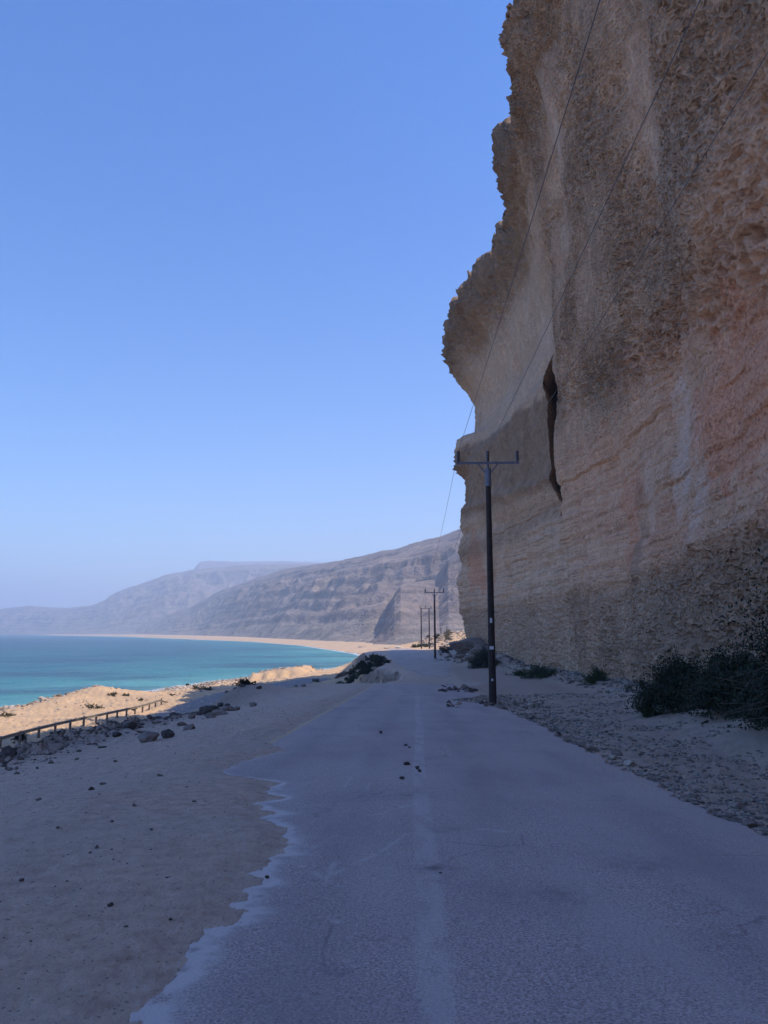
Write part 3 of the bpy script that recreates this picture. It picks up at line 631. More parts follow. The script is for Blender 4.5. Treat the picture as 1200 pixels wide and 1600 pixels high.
def mountain(crest, foot, rc, seed, back, sharp=.5, spur=.35, na=760, nr_=210, fcrag=1.0):
    """crest: [(px,row)], foot: [(px,radius)], rc: [(px,crest radius)]"""
    cp = np.array(crest, float); fp = np.array(foot, float); rp = np.array(rc, float)
    px = np.linspace(cp[0, 0], cp[-1, 0], na); row = np.interp(px, cp[:, 0], cp[:, 1])
    az = np.arctan((px - 600) / FPX); r0 = np.interp(px, fp[:, 0], fp[:, 1]); r1 = np.interp(px, rp[:, 0], rp[:, 1])
    kk = np.ones(71) / 71; sm_ = lambda q: np.convolve(np.pad(q, 35, 'edge'), kk, 'valid'); r0 = sm_(sm_(r0)); r1 = sm_(sm_(r1))
    slope = (988 - row) / FPX * np.cos(az)
    zc = slope * r1 + CAMZ
    s = np.concatenate([np.linspace(0, 1.0, nr_), 1 + np.linspace(.02, 1, 24) ** 1.5])
    S, AZ = np.meshgrid(s, az, indexing='ij'); r0, r1, zc = r0[None], r1[None], zc[None]
    Rr = np.where(S <= 1, r0 + (r1 - r0) * S, r1 + (S - 1) * back)
    x = Rr * np.sin(AZ); y = Rr * np.cos(AZ); L = float(np.mean(zc))
    sc_ = 1 / (L * 2.6)
    sp_ = ridged(x * sc_, y * sc_, seed, 5, .55) - .9
    env = np.sin(np.clip(S, 0, 1) * np.pi) ** .7
    s2 = np.clip(S + spur * .30 * sp_ * env + .05 * env * fbm(x * sc_ * 5, y * sc_ * 5, seed, 4), 0, 1)
    # profile: talus then risers and benches
    hN = .16 * ss(0, .30, s2) + .02 * s2 + (1 - .18) * ss(.20, 1.0, s2) ** .9
    nst = 9.0; wob = .35 * fbm(x * sc_ * 1.5, y * sc_ * 1.5, seed + 3, 3)
    q = hN * nst + wob; fl = np.floor(q); fr = q - fl; fr2 = ss(.25, .75, fr)
    hT = (fl + fr2 - wob) / nst
    hN = np.where(hN > .12, hN * (1 - sharp) + hT * sharp, hN)
    z = -8 + (zc + 8) * np.clip(hN, 0, 1.02)
    z = z + env * L * .016 * fcrag * fbm(x * sc_ * 14, y * sc_ * 14, z * sc_ * 14, 4)
    z = z + ss(.75, 1, S) * L * .008 * fcrag * fbm(AZ * 90, seed, 0, 5)
    z = np.where(S > 1, zc + (z - zc) * np.exp(-(S - 1) * 4) + L * .03 * (fbm(x * sc_ * 2, y * sc_ * 2, seed, 4) - 1.0) * np.clip((S - 1) * 3, 0, 1) - (S - 1) ** 2 * .3 * L, z)
    lim = CAMZ + slope[None] * Rr * (.80 + .20 * ss(.3, 1, S)) * (1 + .035 * fbm(x * sc_ * 4, y * sc_ * 4, seed + 8, 5)); z = np.where((S < .97) & (z > lim), lim + (z - lim) * .12, z)
    z[0] = -12
    me = mesh_np('mountain', np.stack([x, y, z], -1).reshape(-1, 3), grid_faces(len(s), na), True, dict(talus=ss(.2, .08, hN) * ss(1.02, 1.0, S)))
    return tag(newobj('mountain', me, mm), kind='structure')
mountain([(-330, 965), (-150, 958), (0, 953), (50, 948), (75, 950), (110, 951), (150, 946), (168, 938), (175, 932), (205, 918), (235, 910), (262, 900), (300, 893), (340, 888), (400, 884), (450, 884), (520, 884), (600, 880), (700, 878)],
         [(-330, 5000), (0, 3900), (200, 2700), (400, 2300), (700, 2200)], [(-330, 6000), (0, 4700), (200, 3900), (400, 3600), (700, 3600)], 1.3, 2500, .4, .5)
mountain([(285, 905), (300, 896), (306, 886), (312, 880), (325, 877.5), (380, 879), (440, 879.5), (520, 881), (640, 884)],
         [(285, 4400), (640, 4400)], [(285, 5200), (640, 5200)], 5.7, 2500, .6, .15, 300, 90, .4)
mountain([(150, 990), (205, 984), (250, 966), (300, 950), (345, 925), (400, 905), (440, 893), (500, 884), (525, 879), (560, 874), (598, 863), (620, 861), (650, 850), (690, 840), (718, 829), (760, 815), (820, 800), (900, 790)],
         [(150, 3300), (205, 2800), (300, 1900), (400, 1120), (470, 800), (550, 600), (700, 560), (900, 540)],
         [(150, 3450), (205, 3100), (300, 2600), (400, 2150), (550, 1500), (700, 1250), (900, 1150)], 9.1, 1800, .38, .5, 900, 240)
mountain([(560, 1006), (578, 1001), (590, 990), (600, 974), (608, 950), (616, 930), (626, 917), (650, 912), (685, 906), (693, 890), (700, 874), (716, 862), (740, 840), (780, 820), (860, 800), (960, 790)],
         [(560, 500), (600, 470), (700, 450), (960, 440)], [(560, 600), (600, 760), (620, 820), (700, 900), (960, 900)], 14.9, 700, .35, .28, 420, 200, .8)

# ------------------------------------------------------------------ haze
hb = 30000.0
mb = MB(); mb.box((0, 0, (-60 + 640) / 2), (26200, 26200, 700))
hz, n, b = mat_new('haze_air'); n.nodes.remove(b)
vol = n.nodes.new('ShaderNodeVolumePrincipled'); vol.inputs['Color'].default_value = (.72, .83, 1.0, 1); vol.inputs['Density'].default_value = 3.2e-4
vol.inputs['Anisotropy'].default_value = .1
n.links.new(vol.outputs[0], n.nodes['Material Output'].inputs['Volume'])
HAZE = mb.build('haze', hz); tag(HAZE, 'thin blue haze over the bay and mountains', kind='stuff')

exec_objects = True
# ------------------------------------------------------------------ poles and wires
wood = simple('tarred_wood', (.030, .019, .016), .8, 0, .35, 6, .5, 30)
galv = simple('galvanised_steel', (.17, .18, .22), .55, .6, .2, 10)
cer = simple('brown_porcelain', (.06, .05, .055), .3, 0, .15, 10)
plate = simple('white_plate', (.62, .64, .68), .6, 0, .08, 10)
wirem = simple('aluminium_wire', (.16, .155, .16), .5, .5, .1, 10)
def insulator(x, y, z, parent, h=.46):
    m = MB(); p = []; r = []
    for i in range(15):
        p.append((x, y, z + h * i / 14)); r.append(.055 if i % 2 else .085)
    m.tube(p, np.array(r), 10); return m.build('insulator', cer, parent, True)
def single_pole(loc, H, label, arm=2.5, plates=(), tilt=0.0, heading=.04):
    t = empty('utility_pole', loc); tag(t, label, 'utility pole', 'single wooden poles of the power line')
    m = MB(); n_ = 24; zz = np.linspace(-.8, H, n_); m.tube([(tilt * q, 0, q) for q in zz], np.interp(zz, [0, H], [.155, .105]), 14); m.build('shaft', wood, t, True)
    m = MB(); m.tube([(tilt * H, 0, H - .75), (tilt * H, 0, H + .02)], .135, 12); m.tube([(tilt * H, 0, H + .02), (tilt * H, 0, H + .25)], .05, 8); m.build('bracket', galv, t)
    za = H + .28
    m = MB(); m.box((tilt * H, 0, za), (arm + .14, .09, .07)); m.box((tilt * H, -.04, za - .045), (arm + .12, .012, .05)); m.build('crossarm', galv, t)
    for s in (-1, 1):
        m = MB(); m.tube([(tilt * H + s * .10, 0, H - .18), (tilt * H + s * .42, 0, za - .04)], .028, 6); m.build('brace', galv, t)
    tops = []
    for s in (-1, 0, 1):
        insulator(tilt * H + s * arm / 2, 0, za + .035, t); tops.append((tilt * H + s * arm / 2, 0, za + .5))
    for (hz_, wd, ht) in plates:
        m = MB(); m.box((-.02 + tilt * hz_, -.155, hz_), (wd, .012, ht)); m.build('number_plate', plate, t)
    t.rotation_euler = (0, 0, -heading)
    return [np.array(loc) + np.array(Matrix.Rotation(-heading, 3, 'Z') @ Vector(p)) for p in tops]
def dirxy(px, py, y): d = ray(px, py); return d[0] / d[1] * y, d[2] / d[1] * y + CAMZ
x1, _ = dirxy(770, 1095, 30.0); z1 = tz(x1, 30.0); _, zt = dirxy(766, 733, 30.0)
t1 = single_pole((x1, 30.0, z1), zt - z1, 'tall dark wooden pole standing on the near road edge, number plates on its lower half', 2.5, [(3.35, .09, .2), (2.25, .17, .13), (.98, .07, .09)], 0.003)
x2, _ = dirxy(680, 1033, 99.0); z2 = tz(x2, 99.0); _, zt = dirxy(680, 929, 99.0)
t2 = single_pole((x2, 99.0, z2), zt - z2, 'single wooden pole with T crossarm standing in a small dirt heap down the road', 2.5, (), 0)
t0 = single_pole((3.15, -40.0, tz(3.15, -40.0)), 9.9, 'wooden pole of the same line standing behind the viewpoint', 2.65, (), 0)
# H-frame pole
yh = 173.0; xa, _ = dirxy(658.5, 1010, yh); xb_, _ = dirxy(671, 1010, yh); zg = tz((xa + xb_) / 2, yh); _, zt = dirxy(665, 950, yh)
t = empty('double_utility_pole', ((xa + xb_) / 2, yh, zg)); tag(t, 'two dark wooden poles joined by one crossarm at the far end of the road', 'utility pole')
H = zt - zg; hw = (xb_ - xa) / 2; t3 = []
for s in (-1, 1):
    m = MB(); m.tube([(s * hw, 0, -1.5), (s * hw, 0, H * .5), (s * hw, 0, H)], np.array([.17, .15, .125]), 10); m.build('shaft', wood, t, True)
m = MB(); m.box((.1, -.1, H - .12), (2 * hw + .95, .1, .12)); m.build('crossarm', galv, t)
m = MB(); m.tube([(-hw, 0, H * .66), (hw, 0, H * .66)], .035, 6); m.build('tie_rod', galv, t)
for s in (-1, 0, 1):
    insulator(s * (hw + .35) + .1, -.1, H - .06, t, .6); t3.append(np.array((t.location.x + s * (hw + .35) + .1, yh - .1, zg + H + .5)))
names = ['left', 'middle', 'right']
t4 = [np.array(dirxy(690 + 3 * i, 985, 430.0)[:1] + (430.0,) + dirxy(690, 985, 430.0)[1:]) for i in range(3)]
for i in range(3):
    path = []
    for a, b_, sag in ((t0[i], t1[i], .75), (t1[i], t2[i], .9), (t2[i], t3[i], .9)):
        u = np.linspace(0, 1, 40)[:-1]
        p = a[None] * (1 - u[:, None]) + b_[None] * u[:, None]; p[:, 2] -= sag * 4 * u * (1 - u); path.append(p)
    path.append(t3[i][None]); path = np.concatenate(path)
    m = MB(); m.tube(path, .008, 6); o = m.build('power_line', wirem, None, True)
    tag(o, ['thin wire running over the sea-side end of the pole crossarms', 'thin wire running over the middle of the pole crossarms', 'thin wire running over the cliff-side end of the pole crossarms'][i], 'power line', 'overhead wires of the power line')
# posts on the sunlit slope beyond
for (px, rt, rb, yy, lab) in [(689, 983, 1007, 216., 'dark wooden post on the sunlit slope, the nearer to the road of two'), (698.3, 985, 1004, 222., 'dark wooden post on the sunlit slope, the nearer to the cliff of two')]:
    x_, zt = dirxy(px, rt, yy); zg = tz(x_, yy); t = empty('wooden_post', (x_, yy, zg)); tag(t, lab, 'post', 'posts on the sunlit slope')
    m = MB(); m.tube([(0, 0, -1.0), (0, 0, max(zt - zg, 2.0))], np.array([.16, .13]), 8); m.build('shaft', wood, t, True)
    m = MB(); m.tube([(0, 0, max(zt - zg, 2.0)), (0, 0, max(zt - zg, 2.0) + .15)], np.array([.17, .08]), 8); m.build('cap', galv, t, True)

# ------------------------------------------------------------------ guardrail
rust = simple('weathered_rail', (.34, .28, .21), .6, .2, .25, 3)
postm = simple('rail_post', (.17, .135, .11), .8, 0, .3, 6)
GP = []
for yy in np.arange(34, 84.1, .5): GP.append((np.interp(yy, [34, 46, 60, 72, 84], [-22.4, -22.9, -23.2, -23.6, -24.4]), yy))
GP = np.array(GP)
gx, gy = GP[:, 0], GP[:, 1]; gz = terrain(gx, gy, False)
gz = np.convolve(np.pad(gz, 6, 'edge'), np.ones(13) / 13, 'valid')
t = empty('guardrail', (gx[0], gy[0], gz[0])); tag(t, 'long weathered metal guardrail on short posts above the sunlit beach', 'guardrail')
prof = [(0, -.16), (.05, -.12), (.05, -.06), (0, -.02), (0, .02), (.05, .06), (.05, .12), (0, .16), (-.012, .16), (-.012, -.16)]
v = []
end = ss(79.5, 84, gy)
for i in range(len(gx)):
    for (a, c_) in prof: v.append((gx[i] + a - gx[0], gy[i] - gy[0], gz[i] + .66 - .5 * end[i] + c_ * .68 - gz[0]))
m = MB(); m.add(v, grid_faces(len(gx), len(prof), True)); m.build('rail', rust, t)
for yy in np.arange(34.5, 83, 2.6):
    x_ = np.interp(yy, gy, gx); zg = np.interp(yy, gy, gz)
    m = MB(); m.box((x_ - .09 - gx[0], yy - gy[0], zg + .12 - gz[0]), (.12, .16, 1.3)); m.build('post', postm, t)

# ------------------------------------------------------------------ rocks
def rock_proto(seed, sub=3, flat=.7):
    bm = bmesh.new(); bmesh.ops.create_icosphere(bm, subdivisions=sub, radius=1.0)
    co_ = np.array([v.co[:] for v in bm.verts]); f = np.array([[v.index for v in fc.verts] for fc in bm.faces]); bm.free()
    rs = np.random.default_rng(seed)
    for _ in range(9):                                 # planar cuts make facets
        nrm = rs.normal(size=3); nrm /= np.linalg.norm(nrm); d = rs.uniform(.55, .9); h = co_ @ nrm
        co_ = co_ - np.where(h > d, h - d, 0)[:, None] * nrm
    co_ = co_ * (1 + .13 * fbm(co_[:, 0] * 1.7 + seed, co_[:, 1] * 1.7, co_[:, 2] * 1.7, 4))[:, None]
    co_ *= rs.uniform(.75, 1.25, 3); co_[:, 2] *= flat
    return co_, f
rock_d = simple('dark_rock', (.085, .068, .058), .95, 0, .35, 3, .6, 14)
rock_g = simple('grey_rock', (.22, .175, .145), .95, 0, .3, 3, .6, 14)
rock_p = simple('pale_rock', (.46, .40, .33), .95, 0, .25, 3, .6, 14)
rock_w = simple('chalky_rock', (.62, .58, .52), .95, 0, .15, 3, .5, 14)
PROT = {}
for mn, mt in (('d', rock_d), ('g', rock_g), ('p', rock_p), ('w', rock_w)):
    for s in range(4):
        v, f = rock_proto(10 + s, 4, .65); v = v + .05 * fbm(v[:, 0] * 5, v[:, 1] * 5, v[:, 2] * 5, 3)[:, None] * v; PROT[mn, s] = mesh_np('rock', v, f, False); PROT[mn, s].materials.append(mt)
def rock(px, py, size, kind, label, group=None, name='rock', cat='rock', sc3=(1, 1, 1), at=None, sink=.25):
    x_, y_, z_ = at if at else G(px, py)
    s = random.randrange(4); o = newobj(name, PROT[kind, s]); o.location = (x_, y_, z_ + size * (.55 - sink) * sc3[2])
    o.scale = tuple(size * q for q in sc3); o.rotation_euler = (random.uniform(-.2, .2), random.uniform(-.2, .2), random.uniform(0, 6.28))
    tag(o, label, cat, group); return o
rock(232, 1161, .34, 'g', 'rounded grey rock on the sand left of the road, larger of two side by side', name='boulder', cat='rock', sc3=(1, 1, .9))
rock(261, 1155, .22, 'd', 'small dark rock on the sand just right of the rounded grey rock')
rock(203, 1142, .28, 'd', 'dark rock on the rubble bank above the rounded grey rock')
rock(232, 1147, .24, 'g', 'flat grey stone half sunk between the rubble bank and the rounded rock', sc3=(1.4, 1, .4))
for i, (px, py, s) in enumerate([(322, 1117, .42), (312, 1119, .2), (334, 1110, .28), (345, 1104, .24), (355, 1106, .2)]):
    rock(px, py, s, 'd', ['largest dark boulder beside the shaded lower road', 'low dark boulder at the seaward foot of the largest dark boulder', 'dark boulder leaning behind the largest dark boulder', 'dark boulder furthest back beside the lower road', 'small dark boulder between the lower road and the mound'][i], name='boulder', cat='boulder')
for i, (px, py, s) in enumerate([(342, 1118, .3), (356, 1112, .28), (330, 1123, .2), (370, 1110, .22), (300, 1124, .2), (285, 1135, .16), (395, 1105, .25), (296, 1142, .2)]):
    rock(px, py, s, 'g', 'small stone lying on the slope below the dark boulders left of the road', 'small stones below the dark boulders')
# rubble bank
for i in range(36):
    yy = random.uniform(15, 36); xx = np.interp(yy, XEY, XEX) + random.gauss(-.1, .9)
    rock(0, 0, random.uniform(.07, .2) * (1 + .008 * yy), random.choice('dddg'), 'dark rough rock on the rubble bank at the left edge of the upper ground', 'rocks on the rubble bank', at=(xx, yy, tz(xx, yy)))
for i in range(12):
    yy = random.uniform(43, 53); xx = np.interp(yy, XEY, XEX) + random.uniform(-.4, 1.8)
    rock(0, 0, random.uniform(.08, .2), random.choice('ddg'), 'dark rock on the low mound where the ground drops towards the beach', 'rocks on the low mound', at=(xx, yy, tz(xx, yy)))
# stones on the asphalt
for i, (px, py, s) in enumerate([(636, 1195, .055), (652, 1202, .05), (656, 1206, .035), (628, 1218, .045), (634, 1166, .045), (595, 1146, .06), (417, 1372, .02), (688, 1365, .014), (640, 1169, .03)]):
    x_, y_ = on_plane(px, py); zz = float(zroad(y_)) + .002
    rock(px, py, s, 'd', 'little dark stone lying loose on the asphalt near the centre line', 'loose stones on the asphalt', at=(x_, y_, zz), sink=.15)
for i, (px, py, s) in enumerate([(172, 1424, .03), (266, 1445, .02), (143, 1236, .06), (150, 1332, .03), (33, 1385, .03), (236, 1303, .03), (210, 1265, .035), (175, 1290, .03), (140, 1340, .02), (90, 1300, .03), (196, 1458, .018), (303, 1258, .035), (160, 1228, .05), (60, 1255, .05), (250, 1215, .05), (120, 1190, .07), (180, 1192, .06)]):
    rock(px, py, s * .75, 'd' if i < 3 else 'g', 'small pebble lying on the brown sand left of the asphalt', 'pebbles on the sand')
# broken pieces along the right edge of the asphalt and round the pole
edge_rx = lambda yy: 3.24 + .0425 * yy
for i in range(34):
    yy = 6.2 + (i / 34.) ** 1.3 * 26 + random.uniform(-.2, .2); xx = edge_rx(yy) + float(np.interp(yy, ys, re_n)) + abs(random.gauss(.05, .16)) + .03
    rock(0, 0, random.uniform(.03, .085) * (1 + .02 * yy), random.choice('dggp'), 'broken piece of stone along the crumbling right edge of the asphalt', 'stones along the right asphalt edge', at=(xx, yy, tz(xx, yy)), sink=.2)
for i in range(26):
    yy = 28 + random.gauss(1.0, 1.3); xx = random.uniform(2.3, 6.2)
    rock(0, 0, random.uniform(.05, .13), random.choice('ggpd'), 'stone in the gravel heap round the foot of the near pole', 'stones round the near pole', at=(xx, yy, max(tz(xx, yy), float(zroad(yy)))), sink=.15)
for i in range(24):
    px = random.uniform(690, 742); py = random.uniform(1069, 1082)
    rock(px, py, random.uniform(.1, .28), random.choice('dddg'), 'dark lump of broken asphalt in the wash-out across the road', 'broken asphalt lumps', name='asphalt_lump', cat='rubble')
# boulders at the foot of the nose
for i, (px, py, s, k_, sc3) in enumerate([(737, 1018, 2.0, 'g', (1.15, 1, 1.1)), (716, 1016, 1.4, 'g', (1.2, 1, .8)), (703, 1016, 1.1, 'd', (1, 1, .8)), (752, 1022, 1.5, 'g', (1, 1, .9)), (722, 1028, .8, 'g', (1.2, 1, .7)), (712, 1024, .6, 'p', (1, 1, .7)), (735, 1030, .7, 'g', (1.3, 1, .6)), (697, 1012, .9, 'g', (1, 1, .8)), (690, 1014, .7, 'd', (1, 1, .9)), (745, 1032, .5, 'p', (1, 1, .8))]):
    rock(px, py, s, k_, ['biggest rounded pale boulder leaning against the foot of the cliff nose', 'wide grey boulder beside the biggest boulder, towards the road', 'dark boulder behind the roadside debris below the cliff nose', 'grey boulder under the cliff on the near side of the biggest boulder', 'flat grey boulder in front of the biggest boulder', 'pale boulder at the edge of the debris nearest the second pole', 'long low boulder in front of the cliff nose, above the dark bush', 'grey boulder at the seaward tip of the debris', 'dark squat boulder just right of the second pole', 'small pale boulder beside the dark bush under the cliff'][i], name='boulder', cat='boulder', sc3=sc3)
for i in range(60):
    px = random.uniform(688, 770); py = 1016 + random.random() ** .8 * 18 + (px - 690) * .10
    rock(px, py, random.uniform(.15, .45), random.choice('ggdp'), 'small rock in the fallen debris below the cliff nose', 'debris rocks below the cliff nose')
# pale blocks by the sunlit bit of far road
rock(624, 1013, .75, 'w', 'white boulder beside the sunlit end of the road', name='boulder', cat='boulder', sc3=(1.3, 1, .8))
rock(604, 1013.5, .6, 'p', 'pale boulder on the sandy rim left of the white boulder', name='boulder', cat='boulder', sc3=(1.4, 1, .7))
rock(535, 1057, .9, 'd', 'dark rock standing in the foam below the headland', name='boulder', cat='boulder')
rock(527, 1060, .5, 'd', 'low dark rock on the shore just left of the foam rock', name='boulder', cat='boulder')

# loose stuff
LOWP = []
for s in range(6):
    v, f = rock_proto(40 + s, 1, .6); LOWP.append((v, f))
def scatter(name, xs, ysc, sizes, mat, kind_label, sink=.3):
    n_ = len(xs); zt_ = terrain(xs, ysc, True); mb_v = []; mb_f = []; off = 0
    rr_ = np.random.default_rng(len(name)); a = rr_.uniform(0, 6.28, n_); pid = rr_.integers(0, 6, n_); asp = rr_.uniform(.7, 1.35, (n_, 3))
    for p in range(6):
        ii = np.where(pid == p)[0]; v, f = LOWP[p]
        vv = v[None] * asp[ii][:, None] * sizes[ii][:, None, None]; ca = np.cos(a[ii])[:, None]; sa = np.sin(a[ii])[:, None]
        X_ = vv[..., 0] * ca - vv[..., 1] * sa + xs[ii][:, None]; Y_ = vv[..., 0] * sa + vv[..., 1] * ca + ysc[ii][:, None]; Z_ = vv[..., 2] + (zt_[ii] + sizes[ii] * (.45 - sink))[:, None]
        mb_v.append(np.stack([X_, Y_, Z_], -1).reshape(-1, 3)); mb_f.append((f[None] + (np.arange(len(ii)) * len(v))[:, None, None]).reshape(-1, 3) + off); off += len(ii) * len(v)
    me = mesh_np(name, np.concatenate(mb_v), np.concatenate(mb_f), False)
    return tag(newobj(name, me, mat), kind_label, kind='stuff')
def pebmat(name, lo, hi, scale):
    m, n, b = mat_new(name); k = NT(n); g_ = k.node('ShaderNodeNewGeometry')
    c = k.mix(g_.outputs['Random Per Island'], lo, hi); c = k.mix(k.math('MULTIPLY', k.noise(k.coord(), scale), .4), c, tuple(v * .6 for v in lo))
    k.put(b.inputs['Base Color'], c); b.inputs['Roughness'].default_value = .95; b.inputs['Specular IOR Level'].default_value = .2; return m
pm1 = pebmat('gravel_stone', (.12, .10, .085), (.44, .38, .32), 20); pm2 = pebmat('shore_stone', (.22, .165, .12), (.70, .59, .48), 4); pm3 = pebmat('bank_stone', (.09, .075, .062), (.28, .235, .19), 8)
N = 26000
yy = 4.5 + 34 * rng.random(N) ** 1.5; off_ = rng.random(N) ** 1.4 * (np.interp(yy, FY, FX) - edge_rx(yy) - .6)
xx = edge_rx(yy) + np.interp(yy, ys, re_n) + .08 + off_
kp = fbm(xx * .6, yy * .6, 3, 3) + .9 * np.exp(-off_ / 1.6) + rng.random(N) * .6 > .45; xx, yy = xx[kp], yy[kp]
sz = (.008 + .030 * rng.random(len(xx)) ** 4) * (1 + .035 * yy)
scatter('gravel', xx, yy, sz, pm1, 'loose stony gravel between the asphalt and the cliff')
N = 6000
yy = 12 + 27 * rng.random(N); xx = np.interp(yy, XEY, XEX) + rng.normal(-.3, .9, N); sz = (.02 + .08 * rng.random(N) ** 3) * (.6 + .015 * yy)
yy2 = 3 + 30 * rng.random(5000) ** 1.5; xx2 = -1.5 - rng.random(5000) * (6.5 + yy2 * .15); kp = sand_edge(xx2, yy2) > .15; xx2, yy2 = xx2[kp], yy2[kp]
scatter('bank_rubble', xx, yy, sz, pm3, 'crumbled dark rubble along the left bank')
scatter('sand_grit', xx2, yy2, (.002 + .005 * rng.random(len(xx2)) ** 3) * (1 + .10 * yy2), pm3, 'fine grit scattered on the brown sand')
N = 18000
yy = rng.uniform(40, 190, N); sdx = rng.uniform(-1, 24, N); xx = np.interp(yy, SHY, SHX) + sdx * 1.1
kp = fbm(xx * .12, yy * .06, 3, 3) + .5 * gauss(sdx, 6, 6) + .25 * gauss(yy, 95, 18) > .28; xx, yy = xx[kp], yy[kp]
scatter('shore_stones', xx, yy, .10 + .42 * rng.random(len(xx)) ** 3, pm2, 'pale stones strewn along the sunlit shore')
N = 14000
yy = rng.uniform(36, 150, N); xx = rng.uniform(-62, -14, N)
kp = (shore_d(xx, yy) > 2) & (fbm(xx * .16, yy * .09, 31, 4) + 1.1 * np.exp(-((xx + 41) / 6) ** 2 - ((yy - 94) / 11) ** 2) + .25 * rng.random(N) > .38) & (xx < np.interp(yy, XEY, XEX) - 6)
xx, yy = xx[kp], yy[kp]
scatter('beach_pebbles', xx, yy, .035 + .20 * rng.random(len(xx)) ** 4, pm2, 'scattered stones on the sunlit beach')
N = 2500
xx = rng.uniform(10, 40, N); yy = rng.uniform(185, 240, N)
scatter('slope_stones', xx, yy, .12 + .5 * rng.random(N) ** 3, pm2, 'stones on the sunlit slope beyond the cliff')
N = 1500
yy = rng.uniform(24, 95, N); xx = np.interp(yy, FY, FX) - rng.random(N) ** 2 * 2.2 + .2
scatter('cliff_foot_stones', xx, yy, (.05 + .22 * rng.random(N) ** 3), pm1, 'loose stones along the foot of the cliff')

# ------------------------------------------------------------------ shrubs
def leafmat(name, lo, hi):
    m, n, b = mat_new(name); k = NT(n); g_ = k.node('ShaderNodeNewGeometry')
    k.put(b.inputs['Base Color'], k.mix(g_.outputs['Random Per Island'], lo, hi)); b.inputs['Roughness'].default_value = .75; b.inputs['Specular IOR Level'].default_value = .2; return m
lf_dark = leafmat('dark_leaf', (.016, .026, .016), (.05, .065, .036)); lf_green = leafmat('green_leaf', (.022, .045, .018), (.06, .10, .04)); lf_dry = leafmat('dry_leaf', (.10, .10, .06), (.24, .22, .14)); lf_olive = leafmat('olive_leaf', (.05, .06, .035), (.13, .13, .07))
twig = simple('dry_twig', (.19, .145, .115), .9, 0, .3, 8)
def shrub(loc, size, leaf, label, nl=4000, ntw=60, ls=.03, group=None, seed=0, name='shrub', cat='shrub', fill=.5, droop=0.2):
    rs = np.random.default_rng(seed); W, D, Hh = size
    t = empty(name, loc); tag(t, label, cat, group)
    pts = []; m = MB()
    for i in range(ntw):
        a = rs.uniform(0, 2 * np.pi); el = rs.uniform(.12, 1.45) ; ln = rs.uniform(.65, 1.05)
        e_ = np.array([math.cos(a) * math.cos(el) * W, math.sin(a) * math.cos(el) * D, math.sin(el) * Hh]) * ln
        b0 = np.array([rs.normal(0, .13) * W, rs.normal(0, .13) * D, -.05]); q = np.linspace(0, 1, 7)[:, None]
        mid = (b0 + e_) / 2 + np.array([0, 0, .14 * Hh]) + rs.normal(0, .07, 3) * size
        path = b0 * (1 - q) ** 2 + 2 * mid * q * (1 - q) + e_ * q ** 2; path[:, 2] -= droop * Hh * (q[:, 0] ** 3) * math.cos(el)
        path += rs.normal(0, .015, path.shape) * np.array(size) * q
        path[:, 2] = np.maximum(path[:, 2], -.05)
        r0 = .0045 * Hh * rs.uniform(.4, 1.3) + .003
        m.tube(path, np.linspace(r0, r0 * .25, 7), 4, False); pts.append(path[2:])
        for _ in range(3):
            j = rs.integers(2, 6); d = (path[j] - path[j - 1]); d = d / (np.linalg.norm(d) + 1e-6); d = d + rs.normal(0, .6, 3); L_ = rs.uniform(.12, .3) * Hh
            sub = path[j][None] + np.linspace(0, 1, 4)[:, None] * d[None] * L_ ; sub[:, 2] = np.maximum(sub[:, 2], -.03)
            m.tube(sub, np.linspace(r0 * .4, r0 * .15, 4), 4, False); pts.append(sub)
    m.build('branches', twig, t, True)
    P = np.concatenate(pts); idx = rs.integers(0, len(P), nl); c_ = P[idx] + rs.normal(0, .045, (nl, 3)) * Hh
    c_[:, 2] = np.maximum(c_[:, 2], .01)
    n1_ = rs.normal(size=(nl, 3)); n1_ /= np.linalg.norm(n1_, axis=1)[:, None]; n2_ = np.cross(n1_, rs.normal(size=(nl, 3))); n2_ /= np.linalg.norm(n2_, axis=1)[:, None]
    L_ = ls * rs.uniform(.6, 1.4, (nl, 1)); Wd = L_ * .38
    v = np.stack([c_ - n1_ * L_, c_ + n2_ * Wd, c_ + n1_ * L_, c_ - n2_ * Wd], 1).reshape(-1, 3)
    f = np.arange(nl * 4).reshape(-1, 4)
    newobj('foliage', mesh_np('foliage', v, f, False), leaf, t)
    t.rotation_euler = (0, 0, rs.uniform(0, 6.28) if W == D else 0)
    return t
def sh_at(x, y): return (x, y, tz(x, y) - .02)
shrub(sh_at(8.15, 13.8), (1.35, 2.2, 2.95), lf_dark, 'tall dark bush rising against the cliff at the right edge of the view', 42000, 220, .045, seed=1, name='bush', cat='bush', droop=.45)
shrub(sh_at(8.7, 18.2), (1.3, 2.2, 1.5), lf_dark, 'dense dark twiggy bush between the tall bush and the green one', 34000, 220, .042, seed=2, name='bush', cat='bush')
shrub(sh_at(8.9, 22.3), (1.6, 1.8, 1.45), lf_dark, 'wide dark bush at the seaward end of the big bushes', 34000, 200, .042, seed=3, name='bush', cat='bush')
shrub(sh_at(8.0, 22.6), (.55, .7, .5), lf_green, 'low green sprig at the tip of the wide dark bush', 2600, 40, .03, seed=31, name='bush', cat='bush')
x_, y_, z_ = G(838, 1060); shrub((x_ + .3, y_, z_), (1.9, 1.4, 1.15), lf_green, 'dark green bush against the cliff foot just right of the near pole', 8000, 80, .05, seed=4, name='bush', cat='bush')
x_, y_, z_ = G(812, 1056); shrub((x_, y_, z_), (1.3, 1.0, .5), lf_green, 'low creeping green bush joining the one right of the near pole', 3500, 50, .045, seed=14, name='bush', cat='bush')
